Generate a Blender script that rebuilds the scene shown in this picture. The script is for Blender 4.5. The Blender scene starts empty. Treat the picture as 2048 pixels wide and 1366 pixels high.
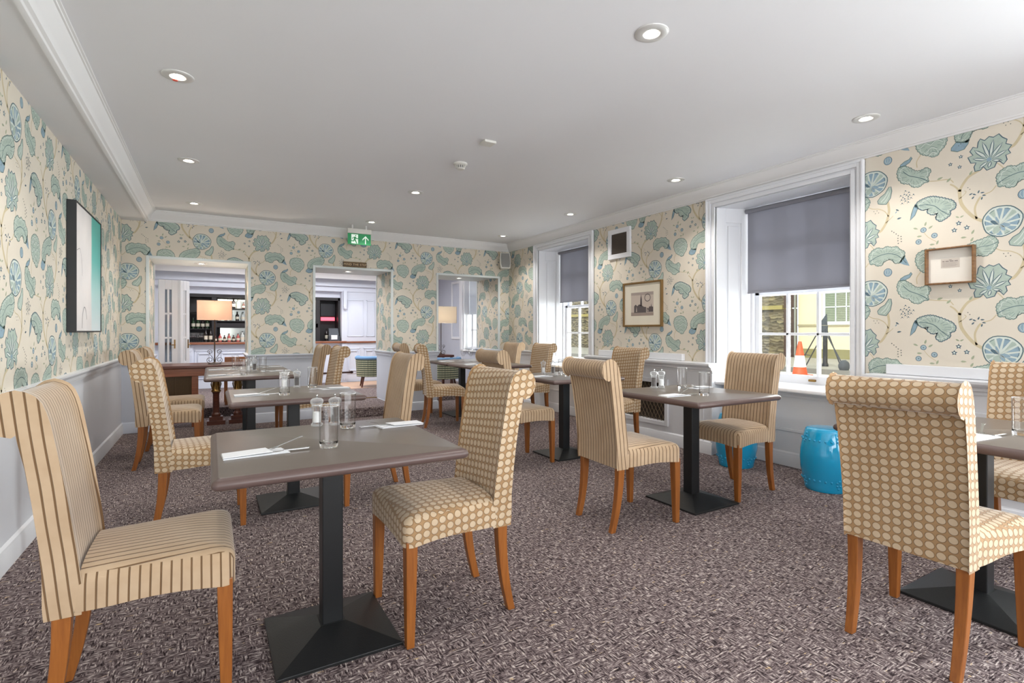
import bpy, math, random
from mathutils import Vector, Matrix
S = bpy.context.scene
COL = S.collection
PI = math.pi

# ---------------------------------------------------------------- camera, world, lights, exposure
cd = bpy.data.cameras.new('camera')
cam = bpy.data.objects.new('camera', cd)
COL.objects.link(cam)
cam.location = (0, 0, 1.175)
cam.rotation_euler = (PI / 2, 0, -math.radians(30.22))
cd.sensor_width = 36
cd.lens = 1035 * 36 / 2048
cd.shift_y = -21.5 / 2048
cd.clip_start = 0.02
S.camera = cam

S.view_settings.view_transform = 'Standard'
S.view_settings.look = 'None'
S.view_settings.gamma = 1
S.view_settings.use_curve_mapping = False
S.view_settings.exposure = 0.68
S.cycles.max_bounces = 16
S.cycles.diffuse_bounces = 5
S.cycles.transmission_bounces = 16
S.cycles.transparent_max_bounces = 24
S.cycles.sample_clamp_indirect = 6

w = bpy.data.worlds.new('world')
S.world = w
w.use_nodes = True
bg = w.node_tree.nodes['Background']
bg.inputs[0].default_value = (0.86, 0.93, 1.0, 1)
bg.inputs[1].default_value = 1.1

def light(name, kind, loc, rot, energy, color=(1, 1, 1), **kw):
    l = bpy.data.lights.new(name, kind)
    l.energy = energy
    l.color = color
    for k, v in kw.items():
        setattr(l, k, v)
    o = bpy.data.objects.new(name, l)
    o.location = loc
    o.rotation_euler = rot
    COL.objects.link(o)
    return o

light('sun', 'SUN', (0, 0, 20), (0, math.radians(-50), math.radians(20)), 1.6, (1, .97, .9), angle=.02)
# added fill lamps out of view, rear and side; then daylight at two windows
light('fill_rear', 'AREA', (1.67, -2.42, 1.45), (PI / 2 + .34, 0, 0), 88, (.96, .98, 1.0), shape='RECTANGLE', size=4.4, size_y=1.7)
light('fill_side', 'AREA', (4.80, -0.50, 1.55), (0, PI / 2 - .05, 0), 150, (.95, .98, 1), shape='RECTANGLE', size=1.5, size_y=1.1)
light('daylight_window', 'AREA', (6.2, 2.70, 1.35), (0, PI / 2, 0), 240, (.95, .98, 1), shape='RECTANGLE', size=1.2, size_y=1.6)
light('daylight_window', 'AREA', (6.2, 5.85, 1.35), (0, PI / 2, 0), 220, (.95, .98, 1), shape='RECTANGLE', size=1.2, size_y=1.6)

# ---------------------------------------------------------------- materials
def lin(c):
    c = c / 255.0
    return c / 12.92 if c <= .04045 else ((c + .055) / 1.055) ** 2.4

def rgb(r, g, b):
    return (lin(r), lin(g), lin(b), 1)

def new_mat(name):
    m = bpy.data.materials.new(name)
    m.use_nodes = True
    nt = m.node_tree
    return m, nt, nt.nodes['Principled BSDF']

def N(nt, t, **kw):
    n = nt.nodes.new(t)
    for k, v in kw.items():
        setattr(n, k, v)
    return n

def mathn(nt, op, a, b=None, c=None):
    n = N(nt, 'ShaderNodeMath', operation=op)
    for i, v in enumerate((a, b, c)):
        if v is None:
            continue
        if isinstance(v, (int, float)):
            n.inputs[i].default_value = v
        else:
            nt.links.new(v, n.inputs[i])
    return n.outputs[0]

def mixc(nt, fac, a, b):
    n = N(nt, 'ShaderNodeMix', data_type='RGBA')
    for i, v in ((0, fac), (6, a), (7, b)):
        if isinstance(v, (int, float, tuple)):
            n.inputs[i].default_value = v
        else:
            nt.links.new(v, n.inputs[i])
    return n.outputs[2]

def noise(nt, vec, scale, detail=2, rough=.5):
    n = N(nt, 'ShaderNodeTexNoise')
    n.inputs['Scale'].default_value = scale
    n.inputs['Detail'].default_value = detail
    n.inputs['Roughness'].default_value = rough
    if vec is not None:
        nt.links.new(vec, n.inputs['Vector'])
    return n.outputs[0]

def ramp(nt, fac, stops):
    n = N(nt, 'ShaderNodeValToRGB')
    cr = n.color_ramp
    while len(cr.elements) < len(stops):
        cr.elements.new(.5)
    for e, (p, c) in zip(cr.elements, stops):
        e.position = p
        e.color = c if isinstance(c, tuple) else (c, c, c, 1)
    nt.links.new(fac, n.inputs[0])
    return n.outputs[0]

def bump(nt, p, h, dist, strength=1):
    n = N(nt, 'ShaderNodeBump')
    n.inputs['Distance'].default_value = dist
    n.inputs['Strength'].default_value = strength
    nt.links.new(h, n.inputs['Height'])
    nt.links.new(n.outputs[0], p.inputs['Normal'])

def objco(nt):
    return N(nt, 'ShaderNodeTexCoord').outputs['Object']

def mat(name, col, rough=.5, metal=0, var=.05, scale=6, spec=.5, bmp=0, bscale=80, **kw):
    """a plain surface: colour with a slight mottling of its own"""
    m, nt, p = new_mat(name)
    co = objco(nt)
    f = noise(nt, co, scale, 3)
    c2 = tuple(max(0, min(1, v * (1 - var))) for v in col[:3]) + (1,)
    c1 = tuple(max(0, min(1, v * (1 + var))) for v in col[:3]) + (1,)
    nt.links.new(mixc(nt, f, c1, c2), p.inputs['Base Color'])
    p.inputs['Roughness'].default_value = rough
    p.inputs['Metallic'].default_value = metal
    p.inputs['Specular IOR Level'].default_value = spec
    for k, v in kw.items():
        p.inputs[k].default_value = v
    if bmp:
        bump(nt, p, noise(nt, co, bscale, 2), bmp)
    return m

WHITE = mat('white_gloss_paint', rgb(228, 229, 233), .35, var=.015)
BLUEGREY = mat('blue_grey_paint', rgb(212, 217, 228), .42, var=.02)
DADOGREY = mat('grey_wall_paint', rgb(222, 224, 230), .38, var=.02)
CEIL = mat('ceiling_paint', rgb(229, 229, 232), .7, var=.012, scale=1.5)
CORN = mat('cornice_paint', rgb(228, 227, 227), .5, var=.01)
OPENTRIM = mat('opening_trim_paint', rgb(214, 220, 220), .5)
CREAM = mat('wallpaper_ground', rgb(216, 207, 192), .75, var=.03, scale=3)
MC = {
    't': mat('print_tan', rgb(198, 184, 152), .75, var=.08, scale=30),
    'g': mat('print_green', rgb(170, 185, 174), .75, var=.14, scale=45),
    'b': mat('print_blue', rgb(138, 162, 176), .75, var=.2, scale=45),
    'o': mat('print_teal_outline', rgb(84, 108, 114), .75, var=.2, scale=60),
    'n': mat('print_sage_outline', rgb(98, 122, 118), .75, var=.2, scale=60),
    'd': mat('print_slate', rgb(84, 106, 118), .75, var=.2, scale=60),
    'p': mat('print_pale', rgb(204, 212, 204), .75, var=.06, scale=30),
    'k': mat('print_dark', rgb(98, 104, 98), .75, var=.2, scale=60),
    'v': mat('print_olive', rgb(160, 168, 142), .75, var=.15, scale=60),
}
MCK = list(MC)
LEGWOOD = None

def wood(name, c1, c2, rough=.35, scale=(3, 3, 40), axis='Z', **kw):
    m, nt, p = new_mat(name)
    mp = N(nt, 'ShaderNodeMapping')
    nt.links.new(objco(nt), mp.inputs[0])
    mp.inputs['Scale'].default_value = {'Z': (60, 60, 4), 'X': (4, 60, 60), 'Y': (60, 4, 60)}[axis]
    f = noise(nt, mp.outputs[0], 1.2, 4, .6)
    nt.links.new(ramp(nt, f, [(.3, c1), (.7, c2)]), p.inputs['Base Color'])
    p.inputs['Roughness'].default_value = rough
    for k, v in kw.items():
        p.inputs[k].default_value = v
    return m

LEGWOOD = wood('cherry_leg_wood', rgb(130, 74, 30), rgb(158, 96, 42), .35)
DARKWOOD = wood('dark_red_wood', rgb(70, 34, 24), rgb(104, 54, 36), .3, axis='X')
MIDWOOD = wood('mid_brown_wood', rgb(120, 66, 40), rgb(150, 88, 56), .3, axis='X')
FRAMEWOOD = wood('walnut_frame_wood', rgb(104, 72, 44), rgb(140, 100, 62), .4, axis='Y')
OAKFLOOR = wood('pale_floor_boards', rgb(200, 160, 130), rgb(222, 184, 152), .4, axis='X')
TOPM = mat('brown_laminate_top', rgb(112, 102, 94), .30, var=.06, scale=14)
RIM = mat('brown_laminate_edge', rgb(92, 74, 70), .36, var=.12, scale=20)
BLACK = mat('black_cast_metal', rgb(26, 27, 28), .42, var=.15, scale=60, bmp=.0006, bscale=260)
POLEM = mat('black_satin_metal', rgb(22, 24, 26), .38, var=.1, scale=40)
LINING = mat('black_lining_cloth', rgb(24, 22, 20), .9)
PAPER = mat('white_napkin_paper', rgb(240, 241, 244), .8, var=.02, scale=60)
STEEL = mat('brushed_steel', rgb(190, 190, 190), .25, 1, var=.05)
SILVER = mat('satin_nickel', rgb(216, 215, 213), .3, .25, var=.03)
BRASS = mat('old_brass', rgb(150, 118, 70), .35, 1, var=.15)
TURQ = mat('turquoise_glaze', rgb(26, 160, 208), .08, var=.1, scale=4, **{'Coat Weight': .6, 'Coat Roughness': .03})
TURQTOP = TURQ
PLASTIC = mat('off_white_plastic', rgb(216, 214, 208), .45, var=.02)
GREYCLOTH = mat('speaker_grille', rgb(140, 140, 138), .8, var=.05)
DARK = mat('dark_bar_backing', rgb(34, 30, 32), .5)
BLINDM0 = mat('grey_blind_fabric', rgb(128, 131, 142), .85, var=.03, scale=2, bmp=.0003, bscale=500)
BLINDL = mat('pale_blind_fabric', rgb(190, 198, 208), .85, var=.03)
VENTD = mat('vent_brown', rgb(92, 82, 74), .6)
LATT = mat('lattice_bronze', rgb(126, 108, 84), .45, .4)
GRILLD = mat('grille_dark', rgb(62, 52, 42), .7)

def glass(name, col=(1, 1, 1, 1), rough=0.0):
    m, nt, p = new_mat(name)
    p.inputs['Base Color'].default_value = col
    p.inputs['Transmission Weight'].default_value = 1
    p.inputs['Roughness'].default_value = rough
    p.inputs['IOR'].default_value = 1.45
    return m
GLASS = glass('clear_glass')
def thin(name, edge, body, ior):
    m = bpy.data.materials.new(name)
    m.use_nodes = True
    nt = m.node_tree
    nt.nodes.clear()
    o = N(nt, 'ShaderNodeOutputMaterial')
    lw = N(nt, 'ShaderNodeLayerWeight'); lw.inputs[0].default_value = .35
    t = N(nt, 'ShaderNodeBsdfTransparent')
    nt.links.new(ramp(nt, lw.outputs['Facing'], [(.35, body), (.95, edge)]), t.inputs[0])
    g = N(nt, 'ShaderNodeBsdfGlossy'); g.inputs['Roughness'].default_value = .03
    fz = mathn(nt, 'MULTIPLY_ADD', mathn(nt, 'POWER', lw.outputs['Facing'], 3.0), ior, .035)
    mx = N(nt, 'ShaderNodeMixShader')
    nt.links.new(fz, mx.inputs[0]); nt.links.new(t.outputs[0], mx.inputs[1]); nt.links.new(g.outputs[0], mx.inputs[2])
    nt.links.new(mx.outputs[0], o.inputs[0])
    return m
THIN = thin('thin_clear_glass', .70, .985, .5)
def veil(name, k, tint):
    m = bpy.data.materials.new(name); m.use_nodes = True
    nt = m.node_tree; p = nt.nodes['Principled BSDF']
    p.inputs['Base Color'].default_value = (.95, .97, .98, 1); p.inputs['Roughness'].default_value = .08
    lw = N(nt, 'ShaderNodeLayerWeight'); lw.inputs[0].default_value = .4
    t = N(nt, 'ShaderNodeBsdfTransparent'); t.inputs[0].default_value = (tint, tint, tint, 1)
    mx = N(nt, 'ShaderNodeMixShader')
    nt.links.new(ramp(nt, lw.outputs['Facing'], [(.1, k * .4), (.9, min(1, k * 2.2))]), mx.inputs[0])
    nt.links.new(t.outputs[0], mx.inputs[1]); nt.links.new(p.outputs[0], mx.inputs[2])
    nt.links.new(mx.outputs[0], nt.nodes['Material Output'].inputs[0])
    return m
ACRYL = veil('acrylic_white_highlight', .30, .93)  # white mixed into the clear acrylic as a painted highlight
GRIM = veil('rim_white_highlight', .6, .9)  # whitened rim, a bright glint put into the colour
def blindmat(name, col, k):
    m, nt, p = new_mat(name)
    f = noise(nt, objco(nt), 3, 2)
    c = mixc(nt, f, col, tuple(v * .96 for v in col[:3]) + (1,))
    nt.links.new(c, p.inputs['Base Color']); p.inputs['Roughness'].default_value = .9; p.inputs['Specular IOR Level'].default_value = .1
    tr = N(nt, 'ShaderNodeBsdfTranslucent'); nt.links.new(c, tr.inputs[0])
    mx = N(nt, 'ShaderNodeMixShader'); mx.inputs[0].default_value = k
    nt.links.new(p.outputs[0], mx.inputs[1]); nt.links.new(tr.outputs[0], mx.inputs[2]); nt.links.new(mx.outputs[0], nt.nodes['Material Output'].inputs[0])
    return m
BLINDM = blindmat('grey_blind_cloth', rgb(158, 158, 166), .3)

def pane_mat(tint=(.96, .98, .97, 1)):
    m = bpy.data.materials.new('window_pane_glass')
    m.use_nodes = True
    nt = m.node_tree
    nt.nodes.clear()
    o = N(nt, 'ShaderNodeOutputMaterial')
    t = N(nt, 'ShaderNodeBsdfTransparent')
    t.inputs[0].default_value = tint
    g = N(nt, 'ShaderNodeBsdfGlossy')
    g.inputs['Roughness'].default_value = .02
    mx = N(nt, 'ShaderNodeMixShader')
    mx.inputs[0].default_value = .05
    nt.links.new(t.outputs[0], mx.inputs[1])
    nt.links.new(g.outputs[0], mx.inputs[2])
    nt.links.new(mx.outputs[0], o.inputs[0])
    return m
PANE = pane_mat()
PANEG = pane_mat((.50, .53, .55, 1))

def emit(name, col, strength):
    m, nt, p = new_mat(name)
    p.inputs['Base Color'].default_value = col
    p.inputs['Emission Color'].default_value = col
    p.inputs['Emission Strength'].default_value = strength
    return m
LAMPON = emit('lit_lamp_lens', (1, .93, .8, 1), 14)
SIGNG = emit('sign_green', rgb(34, 126, 76), .25)
SIGNW = emit('sign_white', rgb(225, 240, 228), .25)
NEON = emit('red_neon', rgb(250, 90, 110), 1.2)

def fabric(kind):
    m, nt, p = new_mat(kind + '_velvet')
    uv = N(nt, 'ShaderNodeUVMap').outputs[0]
    sep = N(nt, 'ShaderNodeSeparateXYZ')
    nt.links.new(uv, sep.inputs[0])
    u, v = sep.outputs[0], sep.outputs[1]
    co = objco(nt)
    pile = noise(nt, co, 9, 3, .6)
    if kind == 'striped':
        wob = mathn(nt, 'MULTIPLY', mathn(nt, 'SUBTRACT', noise(nt, uv, 3, 1), .5), .012)
        uu = mathn(nt, 'ADD', u, wob)
        t = mathn(nt, 'FRACT', mathn(nt, 'MULTIPLY', uu, 1 / .026))
        d = mathn(nt, 'ABSOLUTE', mathn(nt, 'SUBTRACT', t, .5))
        line = ramp(nt, d, [(.075, 1.0), (.115, 0.0)])
        base = mixc(nt, pile, rgb(198, 174, 146), rgb(168, 140, 110))
        c = mixc(nt, line, base, rgb(112, 86, 60))
        h = mathn(nt, 'SUBTRACT', 1, line)
        dist = .002
    else:
        k = .0335
        uu = mathn(nt, 'MULTIPLY', u, 1 / k)
        col = mathn(nt, 'FLOOR', uu)
        vv = mathn(nt, 'ADD', mathn(nt, 'MULTIPLY', v, 1 / (k * .93)), mathn(nt, 'MULTIPLY', col, .12))
        fu = mathn(nt, 'SUBTRACT', mathn(nt, 'FRACT', uu), .5)
        fv = mathn(nt, 'SUBTRACT', mathn(nt, 'FRACT', vv), .5)
        r = mathn(nt, 'SQRT', mathn(nt, 'ADD', mathn(nt, 'MULTIPLY', fu, fu), mathn(nt, 'MULTIPLY', fv, fv)))
        disc = ramp(nt, r, [(.395, 1.0), (.43, 0.0)])
        ring = ramp(nt, r, [(.38, 0.0), (.425, 1.0), (.44, 1.0), (.50, 0.0)])
        base = mixc(nt, pile, rgb(172, 139, 102), rgb(150, 117, 82))
        dots = mixc(nt, pile, rgb(208, 188, 162), rgb(182, 157, 126))
        c = mixc(nt, disc, base, dots)
        c = mixc(nt, mathn(nt, 'MULTIPLY', ring, .6), c, rgb(110, 84, 54))
        h = disc
        dist = .003
    nt.links.new(c, p.inputs['Base Color'])
    p.inputs['Roughness'].default_value = .85
    p.inputs['Sheen Weight'].default_value = .35
    p.inputs['Sheen Roughness'].default_value = .4
    p.inputs['Specular IOR Level'].default_value = .2
    bump(nt, p, h, dist, .8)
    return m
STRIPE = fabric('striped')
DOTS = fabric('dotted')

def carpet():
    m, nt, p = new_mat('woven_plum_carpet')
    sp = N(nt, 'ShaderNodeSeparateXYZ'); nt.links.new(objco(nt), sp.inputs[0])
    cb = N(nt, 'ShaderNodeCombineXYZ'); nt.links.new(sp.outputs[0], cb.inputs[0]); nt.links.new(mathn(nt, 'ADD', sp.outputs[1], sp.outputs[2]), cb.inputs[1])
    co = cb.outputs[0]
    def stretch(sx, sy, off):
        mp = N(nt, 'ShaderNodeMapping')
        nt.links.new(co, mp.inputs[0])
        mp.inputs['Scale'].default_value = (sx, sy, 1)
        mp.inputs['Location'].default_value = (off, off * .7, 0)
        return mp.outputs[0]
    a = noise(nt, stretch(30, 150, 0), 1, 2, .7)
    b = noise(nt, stretch(150, 30, 5), 1, 2, .7)
    sw = noise(nt, stretch(26, 26, 9), 1, 1)
    sel = ramp(nt, sw, [(.47, 0.0), (.53, 1.0)])
    ab = N(nt, 'ShaderNodeMix', data_type='FLOAT')
    nt.links.new(sel, ab.inputs[0]); nt.links.new(a, ab.inputs[2]); nt.links.new(b, ab.inputs[3])
    f = ab.outputs[0]
    c = ramp(nt, f, [(.36, rgb(38, 30, 32)), (.46, rgb(92, 79, 80)), (.56, rgb(138, 124, 123)), (.67, rgb(214, 202, 194))])
    fl = noise(nt, stretch(20, 60, 3), 1, 1)
    flk = ramp(nt, fl, [(.66, 0.0), (.72, 1.0)])
    gold = mathn(nt, 'MULTIPLY', flk, ramp(nt, f, [(.52, 0.0), (.60, 1.0)]))
    c = mixc(nt, gold, c, rgb(206, 178, 132))
    nt.links.new(c, p.inputs['Base Color'])
    p.inputs['Roughness'].default_value = .95
    p.inputs['Specular IOR Level'].default_value = .1
    bump(nt, p, f, .004, .7)
    return m
CARPET = carpet()

# ---------------------------------------------------------------- mesh helpers
class MB:
    def __init__(s):
        s.v, s.f, s.m, s.uv = [], [], [], []
    def add(s, verts, faces, mat=0, uvs=None):
        b = len(s.v)
        s.v += [tuple(p) for p in verts]
        for i, f in enumerate(faces):
            s.f.append([b + k for k in f])
            s.m.append(mat if isinstance(mat, int) else mat[i])
            s.uv.append(uvs[i] if uvs else None)
        return s
    def box(s, x0, x1, y0, y1, z0, z1, mat=0):
        return s.add([(x0, y0, z0), (x1, y0, z0), (x1, y1, z0), (x0, y1, z0), (x0, y0, z1), (x1, y0, z1), (x1, y1, z1), (x0, y1, z1)],
                     [(3, 2, 1, 0), (4, 5, 6, 7), (0, 1, 5, 4), (1, 2, 6, 5), (2, 3, 7, 6), (3, 0, 4, 7)], mat)
    def cbox(s, c, d, mat=0):
        return s.box(c[0] - d[0] / 2, c[0] + d[0] / 2, c[1] - d[1] / 2, c[1] + d[1] / 2, c[2] - d[2] / 2, c[2] + d[2] / 2, mat)
    def lathe(s, prof, seg=32, c=(0, 0, 0), mat=0, close=False):
        vs, fs = [], []
        n = len(prof)
        for i in range(seg):
            a = 2 * PI * i / seg
            for r, z in prof:
                vs.append((c[0] + r * math.cos(a), c[1] + r * math.sin(a), c[2] + z))
        for i in range(seg):
            j = (i + 1) % seg
            for k in range(n if close else n - 1):
                k2 = (k + 1) % n
                q = [i * n + k, j * n + k, j * n + k2, i * n + k2]
                if prof[k][0] < 1e-6: q = [i * n + k, j * n + k2, i * n + k2]
                elif prof[k2][0] < 1e-6: q = [i * n + k, j * n + k, i * n + k2]
                fs.append(q)
        return s.add(vs, fs, mat)
    def tube(s, pts, r, seg=8, mat=0):
        pts = [Vector(p) for p in pts]
        vs, fs = [], []
        n = len(pts)
        rr = r if isinstance(r, (list, tuple)) else [r] * n
        up = Vector((0, 0, 1))
        for i, p in enumerate(pts):
            t = (pts[min(i + 1, n - 1)] - pts[max(i - 1, 0)]).normalized()
            a = t.cross(up)
            if a.length < .05: a = t.cross(Vector((0, 1, 0)))
            a.normalize(); b = a.cross(t)
            for k in range(seg):
                g = 2 * PI * k / seg
                vs.append(p + (a * math.cos(g) + b * math.sin(g)) * rr[i])
        for i in range(n - 1):
            for k in range(seg):
                k2 = (k + 1) % seg
                fs.append([i * seg + k, i * seg + k2, (i + 1) * seg + k2, (i + 1) * seg + k])
        fs.append(list(range(seg))[::-1]); fs.append([(n - 1) * seg + k for k in range(seg)])
        return s.add(vs, fs, mat)
    def prism(s, poly, vec, mat=0):
        n = len(poly)
        a = [Vector(p) for p in poly]; v = Vector(vec)
        fs = [list(range(n))[::-1], [n + i for i in range(n)]] + [[i, (i + 1) % n, n + (i + 1) % n, n + i] for i in range(n)]
        return s.add(a + [p + v for p in a], fs, mat)
    def sweep(s, prof, p0, p1, nrm, mat=0, m0=0, m1=0):
        """moulding: profile of (out, z) run from p0 to p1; nrm points out of the wall; m0/m1 mitre slopes"""
        p0, p1, nr = Vector((p0[0], p0[1])), Vector((p1[0], p1[1])), Vector((nrm[0], nrm[1]))
        t = (p1 - p0).normalized()
        A = [p0 + nr * d + t * (d * m0) for d, z in prof]
        B = [p1 + nr * d - t * (d * m1) for d, z in prof]
        vs = [(a.x, a.y, z) for a, (d, z) in zip(A, prof)] + [(b.x, b.y, z) for b, (d, z) in zip(B, prof)]
        n = len(prof)
        fs = [list(range(n))[::-1], [n + i for i in range(n)]] + [[i, (i + 1) % n, n + (i + 1) % n, n + i] for i in range(n)]
        return s.add(vs, fs, mat)
    def build(s, name, mats, parent=None, smooth=None, bevel=0, loc=None, rot=None, seg=2):
        me = bpy.data.meshes.new(name)
        me.from_pydata(s.v, [], s.f)
        if not isinstance(mats, (list, tuple)): mats = [mats]
        for m in mats: me.materials.append(m)
        me.polygons.foreach_set('material_index', s.m)
        if any(s.uv):
            ul = me.uv_layers.new(name='UVMap')
            for p, u in zip(me.polygons, s.uv):
                if u:
                    for li, q in zip(p.loop_indices, u): ul.data[li].uv = q
        if smooth is not None:
            me.polygons.foreach_set('use_smooth', [True] * len(me.polygons))
            me.set_sharp_from_angle(angle=math.radians(smooth))
        me.update()
        o = bpy.data.objects.new(name, me)
        COL.objects.link(o)
        if parent: o.parent = parent
        if loc: o.location = loc
        if rot: o.rotation_euler = rot
        if bevel:
            b = o.modifiers.new('bevel', 'BEVEL')
            b.width = bevel; b.segments = seg; b.limit_method = 'ANGLE'; b.angle_limit = math.radians(40)
        return o

def fix_normals(o):
    import bmesh
    bm = bmesh.new(); bm.from_mesh(o.data)
    bmesh.ops.recalc_face_normals(bm, faces=bm.faces)
    bm.to_mesh(o.data); bm.free()
    return o

def tag(o, label, cat, group=None, kind=None):
    o['label'] = label; o['category'] = cat
    if group: o['group'] = group
    if kind: o['kind'] = kind
    return o

def struct(o):
    o['kind'] = 'structure'
    return o

def thing(name, label, cat, loc=(0, 0, 0), rz=0, group=None):
    o = bpy.data.objects.new(name, None)
    COL.objects.link(o)
    o.empty_display_size = .1
    o.location = loc; o.rotation_euler = (0, 0, rz)
    return tag(o, label, cat, group)

def copy_tree(o, parent=None):
    c = o.copy()
    COL.objects.link(c)
    c.parent = parent
    for ch in KIDS.get(o.name, []):
        copy_tree(ch, c)
    return c

KIDS = {}
def remember(o):
    KIDS[o.name] = [c for c in bpy.data.objects if c.parent == o]
    for c in KIDS[o.name]: remember(c)

def place(proto, loc, rz, label, group=None):
    c = proto if not proto.get('used') else copy_tree(proto)
    proto['used'] = 1
    if c is not proto and 'used' in c.keys(): del c['used']
    c.location = loc; c.rotation_euler = (0, 0, rz)
    c['label'] = label
    if group: c['group'] = group
    return c

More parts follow.
